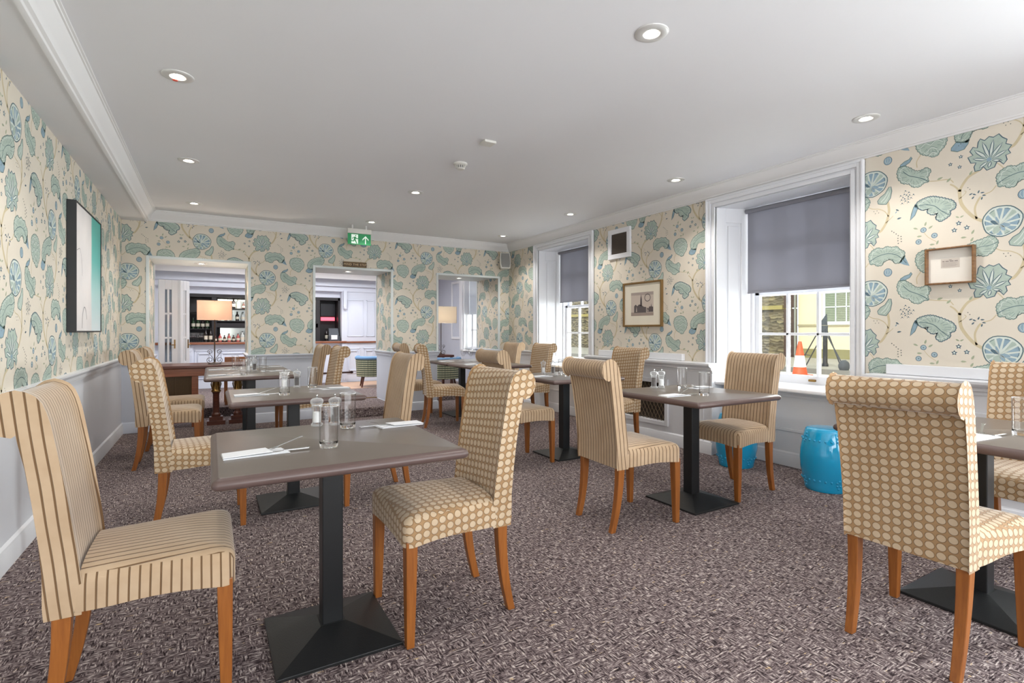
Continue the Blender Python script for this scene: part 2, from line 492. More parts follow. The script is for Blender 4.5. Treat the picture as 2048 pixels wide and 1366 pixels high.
MOTIFS = [
 ('line','t',0.016,[(0.099,-0.153),(0.106,-0.224),(0.09,-0.295),(0.059,-0.35),(0.037,-0.362)]),
 ('line','t',0.006,[(0.103,-0.259),(0.08,-0.219),(0.04,-0.193),(-0.003,-0.183),(-0.04,-0.158)]),
 ('line','t',0.019,[(-0.093,0.015),(-0.135,0.047),(-0.177,0.103),(-0.203,0.159),(-0.21,0.24)]),
 ('line','t',0.015,[(-0.21,0.228),(-0.192,0.27),(-0.161,0.313),(-0.114,0.338),(-0.093,0.353)]),
 ('line','t',0.01,[(-0.21,0.234),(-0.234,0.267),(-0.259,0.288)]),
 ('line','t',0.011,[(-0.122,0.034),(-0.131,0.1),(-0.116,0.148),(-0.101,0.172)]),
 ('line','t',0.006,[(-0.088,0.181),(-0.051,0.193),(-0.026,0.224)]),
 ('line','t',0.005,[(-0.03,0.37),(-0.006,0.343),(0.009,0.32)]),
 ('line','t',0.006,[(0.342,-0.065),(0.387,-0.073),(0.455,-0.08),(0.48,-0.107)]),
 ('line','t',0.006,[(0.299,0.129),(0.275,0.088),(0.277,0.046)]),
 ('line','t',0.004,[(-0.21,0.182),(-0.187,0.201),(-0.175,0.219),(-0.185,0.228)]),
 ('line','t',0.004,[(0.308,-0.395),(0.342,-0.445),(0.387,-0.481)]),
 ('line','t',0.004,[(0.086,-0.301),(0.121,-0.271),(0.132,-0.259)]),
 ('poly','g','o',[(0.032,-0.134),(0.051,-0.108),(0.08,-0.089),(0.105,-0.048),(0.119,-0.048),(0.124,-0.081),(0.115,-0.129),(0.088,-0.168),(0.056,-0.161),(0.037,-0.155)]),
 ('line','p',0.005,[(0.054,-0.145),(0.08,-0.118),(0.103,-0.076)]),
 ('line','p',0.004,[(0.071,-0.156),(0.094,-0.129),(0.112,-0.087)]),
 ('leaf','g','n',[(0.702,0.277),(0.687,0.304),(0.664,0.317),(0.629,0.302),(0.594,0.294),(0.564,0.28),(0.53,0.262),(0.501,0.229),(0.487,0.186),(0.497,0.153),(0.526,0.143),(0.552,0.135),(0.564,0.178),(0.576,0.195),(0.605,0.205),(0.64,0.195),(0.676,0.216),(0.693,0.242)]),
 ('poly','b','n',[(0.497,0.156),(0.469,0.124),(0.467,0.105),(0.501,0.089),(0.536,0.095),(0.556,0.125),(0.559,0.153),(0.53,0.143)]),
 ('line','o',0.003,[(0.702,0.274),(0.664,0.259),(0.617,0.255),(0.57,0.234),(0.53,0.195),(0.518,0.157)]),
 ('poly','p','o',[(-0.104,-0.266),(-0.083,-0.283),(-0.061,-0.265),(-0.04,-0.276),(-0.014,-0.263),(0.002,-0.289),(0.024,-0.309),(0.018,-0.333),(0.045,-0.35),(0.029,-0.374),(0.04,-0.397),(0.018,-0.404),(0.024,-0.433),(0.008,-0.457),(-0.014,-0.428),(-0.024,-0.434),(-0.035,-0.463),(-0.072,-0.473),(-0.088,-0.447),(-0.104,-0.464),(-0.13,-0.465),(-0.135,-0.436),(-0.125,-0.412),(-0.151,-0.407),(-0.166,-0.367),(-0.14,-0.36),(-0.156,-0.332),(-0.14,-0.308),(-0.119,-0.319),(-0.114,-0.284)]),
 ('poly','g','o',[(-0.059,-0.399),(-0.063,-0.358),(-0.078,-0.316),(-0.093,-0.291),(-0.091,-0.321),(-0.079,-0.365)]),
 ('poly','g','o',[(-0.056,-0.393),(-0.042,-0.359),(-0.038,-0.317),(-0.04,-0.29),(-0.051,-0.315),(-0.059,-0.356)]),
 ('poly','g','o',[(-0.051,-0.399),(-0.026,-0.378),(-0.006,-0.345),(0.002,-0.322),(-0.016,-0.337),(-0.039,-0.366)]),
 ('poly','g','o',[(-0.046,-0.407),(-0.019,-0.403),(0.007,-0.388),(0.022,-0.374),(0.002,-0.376),(-0.025,-0.388)]),
 ('poly','g','o',[(-0.046,-0.417),(-0.031,-0.43),(-0.012,-0.435),(0.002,-0.433),(-0.008,-0.423),(-0.026,-0.415)]),
 ('poly','g','o',[(-0.053,-0.423),(-0.064,-0.433),(-0.067,-0.447),(-0.064,-0.458),(-0.055,-0.451),(-0.05,-0.437)]),
 ('poly','g','o',[(-0.067,-0.419),(-0.086,-0.424),(-0.102,-0.437),(-0.109,-0.451),(-0.095,-0.448),(-0.077,-0.437)]),
 ('poly','g','o',[(-0.072,-0.408),(-0.094,-0.392),(-0.121,-0.383),(-0.14,-0.384),(-0.125,-0.396),(-0.098,-0.407)]),
 ('poly','g','o',[(-0.072,-0.396),(-0.087,-0.366),(-0.113,-0.342),(-0.133,-0.331),(-0.122,-0.353),(-0.099,-0.38)]),
 ('dot','b',0.013,[(-0.061,-0.408)]),
 ('leaf','g','n',[(-0.024,0.282),(0.002,0.314),(0.034,0.328),(0.065,0.316),(0.09,0.33),(0.123,0.318),(0.156,0.321),(0.173,0.297),(0.2,0.281),(0.2,0.239),(0.175,0.205),(0.143,0.206),(0.13,0.231),(0.105,0.239),(0.072,0.224),(0.061,0.2),(0.029,0.198),(0.016,0.215),(-0.014,0.213),(-0.021,0.242)]),
 ('poly','b',None,[(0.2,0.255),(0.219,0.211),(0.233,0.176),(0.2,0.188),(0.17,0.204),(0.181,0.226)]),
 ('line','o',0.004,[(-0.023,0.23),(0.013,0.256),(0.056,0.273),(0.099,0.278),(0.148,0.265),(0.181,0.238),(0.214,0.198)]),
 ('drop','d',0.011,[(-0.151,0.198)],0.4),
 ('drop','d',0.011,[(-0.133,0.192)],-0.5),
 ('drop','d',0.011,[(-0.112,0.205)],1.2),
 ('drop','d',0.011,[(-0.093,0.195)],0),
 ('drop','d',0.011,[(-0.085,0.176)],-0.2),
 ('drop','d',0.011,[(-0.096,0.16)],1.3),
 ('drop','d',0.011,[(-0.14,0.173)],0.9),
 ('round','b',0.026,[(0.099,0.143)]),
 ('leaf','g','n',[(0.17,0.076),(0.159,0.046),(0.164,-0.001),(0.192,-0.042),(0.23,-0.052),(0.253,-0.081),(0.291,-0.088),(0.317,-0.067),(0.342,-0.068),(0.336,-0.035),(0.355,0.008),(0.331,0.031),(0.297,0.017),(0.264,0.024),(0.23,0.056),(0.203,0.076)]),
 ('poly','b','n',[(0.17,0.074),(0.178,0.091),(0.203,0.108),(0.23,0.116),(0.241,0.131),(0.248,0.119),(0.233,0.094),(0.203,0.078)]),
 ('line','o',0.004,[(0.192,0.042),(0.23,0.002),(0.275,-0.02),(0.314,-0.042),(0.342,-0.065)]),
 ('leaf','g','n',[(0.269,0.214),(0.28,0.253),(0.317,0.273),(0.364,0.278),(0.405,0.267),(0.432,0.237),(0.444,0.191),(0.432,0.149),(0.404,0.12),(0.396,0.099),(0.37,0.094),(0.34,0.112),(0.306,0.13),(0.28,0.167)]),
 ('line','p',0.005,[(0.28,0.215),(0.308,0.235),(0.336,0.218)]),
 ('line','n',0.002,[(0.28,0.221),(0.308,0.241),(0.336,0.224)]),
 ('line','p',0.005,[(0.336,0.218),(0.364,0.238),(0.398,0.222)]),
 ('line','n',0.002,[(0.336,0.224),(0.364,0.244),(0.398,0.229)]),
 ('line','p',0.005,[(0.308,0.235),(0.342,0.257),(0.376,0.242)]),
 ('line','n',0.002,[(0.308,0.241),(0.342,0.263),(0.376,0.248)]),
 ('line','p',0.005,[(0.297,0.174),(0.325,0.196),(0.355,0.177)]),
 ('line','n',0.002,[(0.297,0.18),(0.325,0.202),(0.355,0.183)]),
 ('line','p',0.005,[(0.355,0.177),(0.387,0.2),(0.423,0.182)]),
 ('line','n',0.002,[(0.355,0.183),(0.387,0.206),(0.423,0.188)]),
 ('line','p',0.005,[(0.331,0.134),(0.359,0.159),(0.393,0.14)]),
 ('line','n',0.002,[(0.331,0.14),(0.359,0.165),(0.393,0.146)]),
 ('line','p',0.005,[(0.398,0.222),(0.423,0.234),(0.438,0.213)]),
 ('line','n',0.002,[(0.398,0.229),(0.423,0.24),(0.438,0.219)]),
 ('line','p',0.005,[(0.342,0.104),(0.364,0.124),(0.393,0.111)]),
 ('line','n',0.002,[(0.342,0.11),(0.364,0.13),(0.393,0.117)]),
 ('leaf','g','d',[(0.264,-0.218),(0.288,-0.189),(0.317,-0.178),(0.346,-0.172),(0.376,-0.176),(0.405,-0.189),(0.441,-0.206),(0.473,-0.223),(0.492,-0.253),(0.487,-0.278),(0.461,-0.287),(0.462,-0.315),(0.435,-0.336),(0.41,-0.349),(0.385,-0.326),(0.396,-0.289),(0.364,-0.296),(0.336,-0.274),(0.342,-0.25),(0.308,-0.253),(0.286,-0.237)]),
 ('poly','b','n',[(0.236,-0.313),(0.244,-0.267),(0.258,-0.221),(0.275,-0.206),(0.283,-0.232),(0.264,-0.281)]),
 ('line','o',0.004,[(0.286,-0.218),(0.331,-0.222),(0.376,-0.239),(0.415,-0.28),(0.455,-0.315)]),
 ('dot','d',0.0045,[(0.225,-0.144),(0.204,-0.154),(0.215,-0.129),(0.225,-0.159),(0.193,-0.142),(0.233,-0.132),(0.207,-0.169),(0.201,-0.121),(0.242,-0.154),(0.184,-0.158),(0.229,-0.113),(0.225,-0.18),(0.179,-0.127),(0.256,-0.134),(0.188,-0.182),(0.208,-0.099)]),
 ('dot','k',0.002,[(0.233,-0.15),(0.212,-0.16),(0.223,-0.135),(0.233,-0.164),(0.201,-0.148),(0.241,-0.138),(0.215,-0.175),(0.209,-0.127),(0.25,-0.16),(0.191,-0.164),(0.237,-0.119),(0.233,-0.185),(0.187,-0.132),(0.263,-0.14),(0.196,-0.187),(0.216,-0.105),(0.218,-0.152),(0.197,-0.161),(0.209,-0.137),(0.218,-0.166),(0.187,-0.15),(0.227,-0.139),(0.201,-0.177),(0.194,-0.129),(0.236,-0.161),(0.177,-0.166),(0.222,-0.12),(0.219,-0.187),(0.173,-0.134),(0.249,-0.142),(0.181,-0.189),(0.201,-0.107)]),
 ('daisy','b',0.017,[(0.314,-0.391),(0.376,-0.438),(0.286,-0.468)]),
 ('drop','v',0.016,[(0.269,-0.374)],-0.4),
 ('drop','v',0.016,[(0.326,-0.351)],1.3),
 ('drop','v',0.016,[(0.355,-0.378)],0.6),
 ('drop','v',0.016,[(0.364,-0.497)],0),
 ('drop','v',0.016,[(0.393,-0.487)],1.2),
 ('drop','v',0.016,[(0.291,-0.431)],0),
 ('drop','v',0.016,[(0.58,-0.447)],1.1),
 ('drop','v',0.016,[(0.533,-0.476)],0),
 ('drop','v',0.016,[(0.57,-0.067)],1.0),
 ('drop','v',0.016,[(-0.145,-0.093)],1.1),
 ('star','d',0.018,[(0.507,-0.379),(0.484,-0.421),(0.549,-0.414)]),
 ('star','d',0.014,[(0.518,0.051),(0.463,0.016),(0.512,-0.014)]),
 ('drop','v',0.018,[(0.455,-0.084)],0.8),
 ('drop','v',0.018,[(0.407,-0.062)],0.3),
 ('dot','k',0.004,[(0.124,0.436),(0.137,0.425),(0.151,0.412),(0.164,0.398),(0.181,0.389),(0.162,0.379),(0.182,0.372),(0.162,0.362),(0.183,0.354),(0.164,0.343)]),
 ('drop','d',0.013,[(0.159,-0.224)],-0.6),
 ('drop','d',0.015,[(0.17,-0.284)],0.2),
 ('drop','b',0.01,[(0.151,-0.237)],1.0),
 ('dot','k',0.003,[(0.008,-0.204),(0.018,-0.221),(0.029,-0.203),(0.04,-0.22),(0.507,0.126),(0.518,0.135),(-0.166,0.243),(-0.156,0.23)]),
 ('drop','v',0.012,[(0.501,-0.338)],-0.5),
 ('drop','v',0.012,[(0.524,-0.338)],0.5),
]

# ---------------------------------------------------------------- wallpaper printed on the walls
def clip(poly, s0, s1, z0, z1):
    for ax, lim, sg in ((0, s0, 1), (0, s1, -1), (1, z0, 1), (1, z1, -1)):
        out = []
        n = len(poly)
        for i in range(n):
            a, b = poly[i], poly[(i + 1) % n]
            da, db = (a[ax] - lim) * sg, (b[ax] - lim) * sg
            if da >= 0: out.append(a)
            if (da >= 0) != (db >= 0):
                t = da / (da - db)
                out.append((a[0] + (b[0] - a[0]) * t, a[1] + (b[1] - a[1]) * t))
        poly = out
        if len(poly) < 3: return None
    return poly

def smooth_line(pts, n=4):
    P = [Vector(p) for p in pts]
    if len(P) < 3: return P
    Q = [P[0] * 2 - P[1]] + P + [P[-1] * 2 - P[-2]]
    out = []
    for i in range(1, len(Q) - 2):
        for k in range(n):
            t = k / n
            a, b, c, d = Q[i - 1], Q[i], Q[i + 1], Q[i + 2]
            out.append(.5 * ((2 * b) + (c - a) * t + (2 * a - 5 * b + 4 * c - d) * t * t + (3 * b - a - 3 * c + d) * t ** 3))
    out.append(P[-1])
    return out

def stroke(pts, w, closed=False):
    P = [Vector(p) for p in pts]
    n = len(P)
    res = []
    L, R = [], []
    for i in range(n):
        if closed: t = P[(i + 1) % n] - P[i - 1]
        else: t = P[min(i + 1, n - 1)] - P[max(i - 1, 0)]
        if t.length < 1e-9: t = Vector((1, 0))
        t.normalize()
        nn = Vector((-t.y, t.x)) * w / 2
        L.append(P[i] + nn); R.append(P[i] - nn)
    for i in range(n if closed else n - 1):
        j = (i + 1) % n
        res.append([tuple(R[i]), tuple(R[j]), tuple(L[j]), tuple(L[i])])
    return res

def scallop(pts, k=.2):
    if k == .2:
        q = []
        for i in range(len(pts)):
            a, b = pts[i], pts[(i + 1) % len(pts)]
            q += [a, ((a[0] + b[0]) / 2, (a[1] + b[1]) / 2)] if math.hypot(a[0] - b[0], a[1] - b[1]) > .022 else [a]
        pts = q
        k = .28
    n = len(pts)
    P = [Vector(p) for p in pts]
    area = sum(P[i].x * P[(i + 1) % n].y - P[(i + 1) % n].x * P[i].y for i in range(n))
    sg = -1 if area > 0 else 1
    out = []
    for i in range(n):
        a, b = P[i], P[(i + 1) % n]
        d = b - a
        nn = Vector((-d.y, d.x)) * sg
        out.append(a)
        for t in (.2, .5, .8):
            out.append(a + d * t + nn * k * 4 * t * (1 - t))
    return out

def circ(cx, cz, r, n=10, a0=0, sq=1):
    return [(cx + r * math.cos(a0 + 2 * PI * i / n), cz + sq * r * math.sin(a0 + 2 * PI * i / n)) for i in range(n)]

def build_tile():
    """list of (layer, colour key, polygon) in metres round the centre of a wheel flower"""
    T = []
    def poly(l, k, p): T.append((l, k, [tuple(q) for q in p]))
    def line(l, k, pts, w, closed=False):
        for q in stroke(pts, w, closed): poly(l, k, q)
    for M in MOTIFS:
        kd = M[0]
        if kd == 'poly' and M[1] == 'p': M = ('poly', 'g', 'd', M[3])
        elif kd == 'poly' and M[1] == 'g' and len(M[3]) == 6: M = ('poly', 'p', 'd', M[3])
        if kd == 'line':
            line(1 if M[1] == 't' else 4, M[1], smooth_line(M[3]), M[2])
        elif kd in ('leaf', 'poly'):
            p = scallop(M[3]) if kd == 'leaf' else M[3]
            l = 3 if (M[1] == 'p' and kd == 'poly' and len(M[3]) == 6) else 2
            poly(l, M[1], p)
            if M[2]: line(l + 1, M[2], p, .0042 if M[2] != 'd' or l == 3 else .0058, True)
            if kd == 'leaf':
                cx = sum(q[0] for q in M[3]) / len(M[3]); cz = sum(q[1] for q in M[3]) / len(M[3])
                inner = [(cx + (q[0] - cx) * .80, cz + (q[1] - cz) * .80) for q in scallop(M[3], .32)]
                line(l + 1, 'p', inner, .0034, True)
                for q in M[3]:
                    line(l + 1, M[2], smooth_line([(q[0], q[1]), (q[0] * .7 + cx * .3 + .003, q[1] * .7 + cz * .3), (q[0] * .45 + cx * .55, q[1] * .45 + cz * .55)], 2), .0016)
        elif kd == 'dot':
            for c in M[3]: poly(4, M[1], circ(c[0], c[1], M[2], 7 if M[2] < .01 else 12))
        elif kd == 'round':
            for c in M[3]:
                poly(2, M[1], circ(c[0], c[1], M[2], 14, 0, 1.1))
                line(3, 'd', circ(c[0], c[1], M[2], 14, 0, 1.1), .003, True)
                for q in (-.012, 0, .012): line(3, 'p', smooth_line([(c[0] + q, c[1] + .02), (c[0] + q * 1.4, c[1]), (c[0] + q * .5, c[1] - .02)]), .002)
        elif kd == 'daisy':
            for c in M[3]:
                poly(2, 'b', circ(c[0], c[1], M[2], 12)); line(3, 'd', circ(c[0], c[1], M[2], 12), .0025, True)
                line(3, 'p', circ(c[0], c[1], M[2] * .55, 10), .002, True); poly(3, 'd', circ(c[0], c[1], .003, 6))
        elif kd == 'star':
            for c in M[3]:
                pts = []
                for i in range(10): 
                    r = M[2] if i % 2 == 0 else M[2] * .5
                    pts.append((c[0] + r * math.sin(i * PI / 5), c[1] + r * math.cos(i * PI / 5)))
                poly(2, M[1], pts); poly(3, 'p', circ(c[0], c[1], M[2] * .33, 6))
        elif kd == 'drop':
            for c in M[3]:
                a = M[4]; r = M[2]; ca, sa = math.cos(a), math.sin(a)
                pts = [(-r, 0), (-r * .4, r * .38), (r * .3, r * .32), (r, 0), (r * .3, -r * .32), (-r * .4, -r * .38)]
                poly(3, M[1], [(c[0] + x * ca - y * sa, c[1] + x * sa + y * ca) for x, y in pts])
    # the wheel flower
    R = .094
    def wob(a): return R * (1 + .025 * math.sin(3 * a + 1) + .015 * math.sin(7 * a))
    ring = [(wob(a) * math.cos(a), wob(a) * math.sin(a)) for a in [2 * PI * i / 28 for i in range(28)]]
    poly(3, 'p', ring); line(4, 'o', ring, .006, True)
    hx, hz = -.012, -.022
    nsp = 13
    for i in range(nsp):
        a0, a1 = 2 * PI * (i + .12) / nsp, 2 * PI * (i + .88) / nsp
        q = []
        for rr, aa in ((.28, (a0 + a1) / 2), (.86, a0), (.9, (a0 + a1) / 2), (.86, a1)):
            q.append((hx * (1 - rr) + wob(aa) * rr * math.cos(aa), hz * (1 - rr) + wob(aa) * rr * math.sin(aa)))
        poly(4, 'g' if i % 3 == 1 else 'b', q)
        if i % 2 == 0: line(5, 'o', [q[1], q[3]], .003)
    for a, L_, wd, k in ((2.5, .055, .03, 'd'), (1.9, .06, .02, 'b'), (-.2, .055, .035, 'b'), (.6, .06, .012, 'p'), (-2.0, .06, .05, 'g'), (-1.0, .05, .03, 'b')):
        ca, sa = math.cos(a), math.sin(a)
        pts = [(0, 0), (.4, .4), (.8, .3), (1, 0), (.8, -.3), (.4, -.4)]
        pp = [(hx + x * L_ * ca - y * wd * sa, hz + x * L_ * sa + y * wd * ca) for x, y in pts]
        poly(5, k, pp); line(6, 'p' if k != 'p' else 'g', pp, .002, True)
    return T

TILE = build_tile()
TB = [(l, k, p, min(q[0] for q in p), max(q[0] for q in p), min(q[1] for q in p), max(q[1] for q in p)) for l, k, p in TILE]
PX, PZ = .7205, .8035

def wallpaper(mb, org, sd, nrm, s0, s1, z0, z1, anc, ground=0):
    """cream paper with its print on the rectangle s0..s1, z0..z1; sd = direction of s, org = point at s=0, z=0"""
    org, sd, nrm = Vector(org), Vector(sd), Vector(nrm)
    def pt(s, z, l): return org + sd * s + Vector((0, 0, z)) + nrm * (.0002 * l + .0004)
    def put(poly, l, k):
        vs = [pt(s, z, l) for s, z in poly]
        mb.add(vs, [list(range(len(vs)))], k)
    put([(s0, z0), (s1, z0), (s1, z1), (s0, z1)], 0, ground)
    i0 = int(math.floor((s0 - anc[0] - .75) / PX)); i1 = int(math.ceil((s1 - anc[0] + .75) / PX))
    for i in range(i0, i1 + 1):
        cs = anc[0] + i * PX
        cz0 = anc[1] + (PZ / 2 if i % 2 else 0)
        for j in range(-5, 5):
            cz = cz0 + j * PZ
            if cs + .75 < s0 or cs - .3 > s1 or cz + .6 < z0 or cz - .6 > z1: continue
            for l, k, p, a, b, c, d in TB:
                if cs + a > s1 or cs + b < s0 or cz + c > z1 or cz + d < z0: continue
                q = [(x + cs, y + cz) for x, y in p]
                if cs + a < s0 or cs + b > s1 or cz + c < z0 or cz + d > z1:
                    q = clip(q, s0, s1, z0, z1)
                    if not q: continue
                put(q, l, MI[k])
MI = {k: i + 1 for i, k in enumerate(MCK)}
WALLMATS = [CREAM] + [MC[k] for k in MCK] + [BLUEGREY, WHITE, OPENTRIM, DADOGREY]
iBG, iWH, iOT, iDG = 10, 11, 12, 13

XL, XR, YB, YR, HC, YI = -.877, 4.215, 7.333, -2.25, 2.57, 8.13
ZW0, ZT = .86, 2.50

# left wall
mb = MB()
mb.box(XL - .2, XL, YR - .2, YI, 0, HC + .05, iDG)
wallpaper(mb, (XL, 0, 0), (0, 1, 0), (1, 0, 0), YR, YB, ZW0, 2.444, (4.344, 1.833 + .02))
struct(mb.build('wall_left', WALLMATS))
# back wall with its three openings
OPEN = [(-.634, .426, 2.035), (1.199, 2.265, 2.04), (2.963, 4.028, 2.035)]
ANB = (-.812, 1.856)
mb = MB()
edges = [XL] + [v for o in OPEN for v in o[:2]] + [XR]
for k in range(0, 8, 2):
    a, b = edges[k], edges[k + 1]
    mb.box(a, b, YB, YI, 0, HC + .05, iBG)
    wallpaper(mb, (0, YB, 0), (1, 0, 0), (0, -1, 0), a, b, ZW0, 2.47, ANB)
for a, b, zt in OPEN:
    mb.box(a, b, YB, YI, zt, HC + .05, iOT)
    wallpaper(mb, (0, YB, 0), (1, 0, 0), (0, -1, 0), a, b, zt, 2.47, ANB)
    wallpaper(mb, (a, 0, 0), (0, 1, 0), (1, 0, 0), YB, YI, ZW0, zt, (YB + .1, 1.9))
    wallpaper(mb, (b, 0, 0), (0, 1, 0), (-1, 0, 0), YB, YI, ZW0, zt, (YB + .5, 1.5))
struct(mb.build('wall_back', WALLMATS))
# right wall: recesses of two windows and an unseen third added for fill
WIN = [(5.25, 6.45), (2.10, 3.325), (-1.15, .10)]
mb = MB()
ys = [YR - .2, -1.15, .10, 2.10, 3.325, 5.25, 6.45, YI]
ANR = (-1.236, 1.853)
for k in range(0, 8, 2):
    a, b = ys[k], ys[k + 1]
    mb.box(XR, 4.75, a, b, 0, HC + .05, iWH)
    wallpaper(mb, (XR, 0, 0), (0, -1, 0), (-1, 0, 0), -min(b, YB), -max(a, YR), ZW0, 2.47, ANR)
for a, b in WIN:
    mb.box(XR, 4.75, a, b, 2.37, HC + .05, iWH)
    mb.box(4.345, 4.75, a, b, 0, .66, iWH)
struct(mb.build('wall_right', WALLMATS))
# wall behind the camera, its wide opening added to let the fill in
mb = MB()
mb.box(XL, XR, YR - .2, YR, 0, .55, 0).box(XL, XR, YR - .2, YR, 2.35, HC + .05, 0)
mb.box(XL, -.6, YR - .2, YR, .55, 2.35, 0).box(3.95, XR, YR - .2, YR, .55, 2.35, 0)
struct(mb.build('wall_rear', CREAM))
# floor, ceiling with its dropped beam along the left wall
struct(MB().box(XL - .2, 4.75, YR - .2, YI, -.12, 0).build('floor', CARPET))
mb = MB()
mb.box(XL - .2, 4.75, YR - .2, YI, HC, HC + .15).box(XL, -.655, YR, YB, 2.444, HC + .01)
struct(mb.build('ceiling', CEIL))

# cornice
CP = [(0, 2.455), (.012, 2.455), (.016, 2.464), (.026, 2.468), (.028, 2.476), (.036, 2.484), (.052, 2.500), (.072, 2.520), (.086, 2.540), (.092, 2.552), (.100, 2.553), (.102, 2.560), (.112, 2.562), (.112, 2.572), (0, 2.572)]
CPL = [(0, 2.438), (.004, 2.438), (.022, 2.444), (.026, 2.455), (.040, 2.462), (.042, 2.474), (.052, 2.490), (.068, 2.515), (.082, 2.538), (.088, 2.552), (.096, 2.553), (.098, 2.560), (.108, 2.562), (.108, 2.572), (0, 2.572)]
mb = MB()
mb.sweep(CPL, (-.655, YR), (-.655, YB), (1, 0), 0, 0, 1)
mb.sweep(CP, (-.655, YB), (XR, YB), (0, -1), 0, 1, 1)
mb.sweep(CP, (XR, YB), (XR, YR), (-1, 0), 0, 1, 0)
struct(fix_normals(mb.build('trim_1', CORN, smooth=25)))
# dado rails and skirtings
DR = [(0, .795), (.010, .797), (.012, .808), (.020, .812), (.022, .835), (.034, .846), (.040, .858), (.040, .870), (0, .873)]
SK = [(0, 0), (.018, 0), (.018, .088), (.014, .098), (.012, .112), (.004, .122), (0, .125)]
def rail(name, prof, segs, m):
    mb = MB()
    for s in segs: mb.sweep(prof, s[0], s[1], s[2], 0, *(s[3:] if len(s) > 3 else (0, 0)))
    return struct(fix_normals(mb.build(name, m, smooth=25)))
rail('trim_2', DR, [((XL, YR), (XL, YB), (1, 0), 0, 1)], WHITE)
rail('baseboard_left', SK, [((XL, YR), (XL, YB), (1, 0), 0, 1)], WHITE)
bs = []
xs = edges[:]
for k in range(0, 8, 2):
    bs.append(((xs[k], YB), (xs[k + 1], YB), (0, -1), 1 if k == 0 else -1, 1 if k == 6 else -1))
for a, b, zt in OPEN:
    bs.append(((a, YB), (a, YI), (1, 0), -1, 0)); bs.append(((b, YB), (b, YI), (-1, 0), -1, 0))
rail('trim_3', DR, bs, BLUEGREY)
rail('baseboard_back', SK, bs, BLUEGREY)
rail('trim_4', DR, [((XR, 6.54), (XR, YB), (-1, 0), 0, 1)], WHITE)
rail('baseboard_right', SK, [((XR, 6.54), (XR, YB), (-1, 0), 0, 1), ((4.345, 3.25), (4.345, 2.10), (-1, 0)), ((4.345, 6.45), (4.345, 5.25), (-1, 0))], WHITE)
# thin painted beads round the three openings
for n, (a, b, zt) in enumerate(OPEN):
    mb = MB()
    z0 = .87
    for x in (a, b):
        mb.box(x - .016, x + .016, YB - .012, YB + .016, z0, zt + .016)
    mb.box(a + .016, b - .016, YB - .012, YB + .016, zt - .016, zt + .016)
    for x in (a, b):
        mb.box(x - .010, x + .010, YI - .016, YI + .012, z0, zt)
    struct(mb.build('door_%d' % (n + 1), OPENTRIM, bevel=.004))
# lower step in the middle opening
struct(MB().box(1.201, 2.263, 7.12, YI, 0, .125).build('floor', CARPET, bevel=.012))
struct(MB().box(1.201, 2.263, YI - .03, YI + .01, 0, .135).build('trim_5', BRASS))

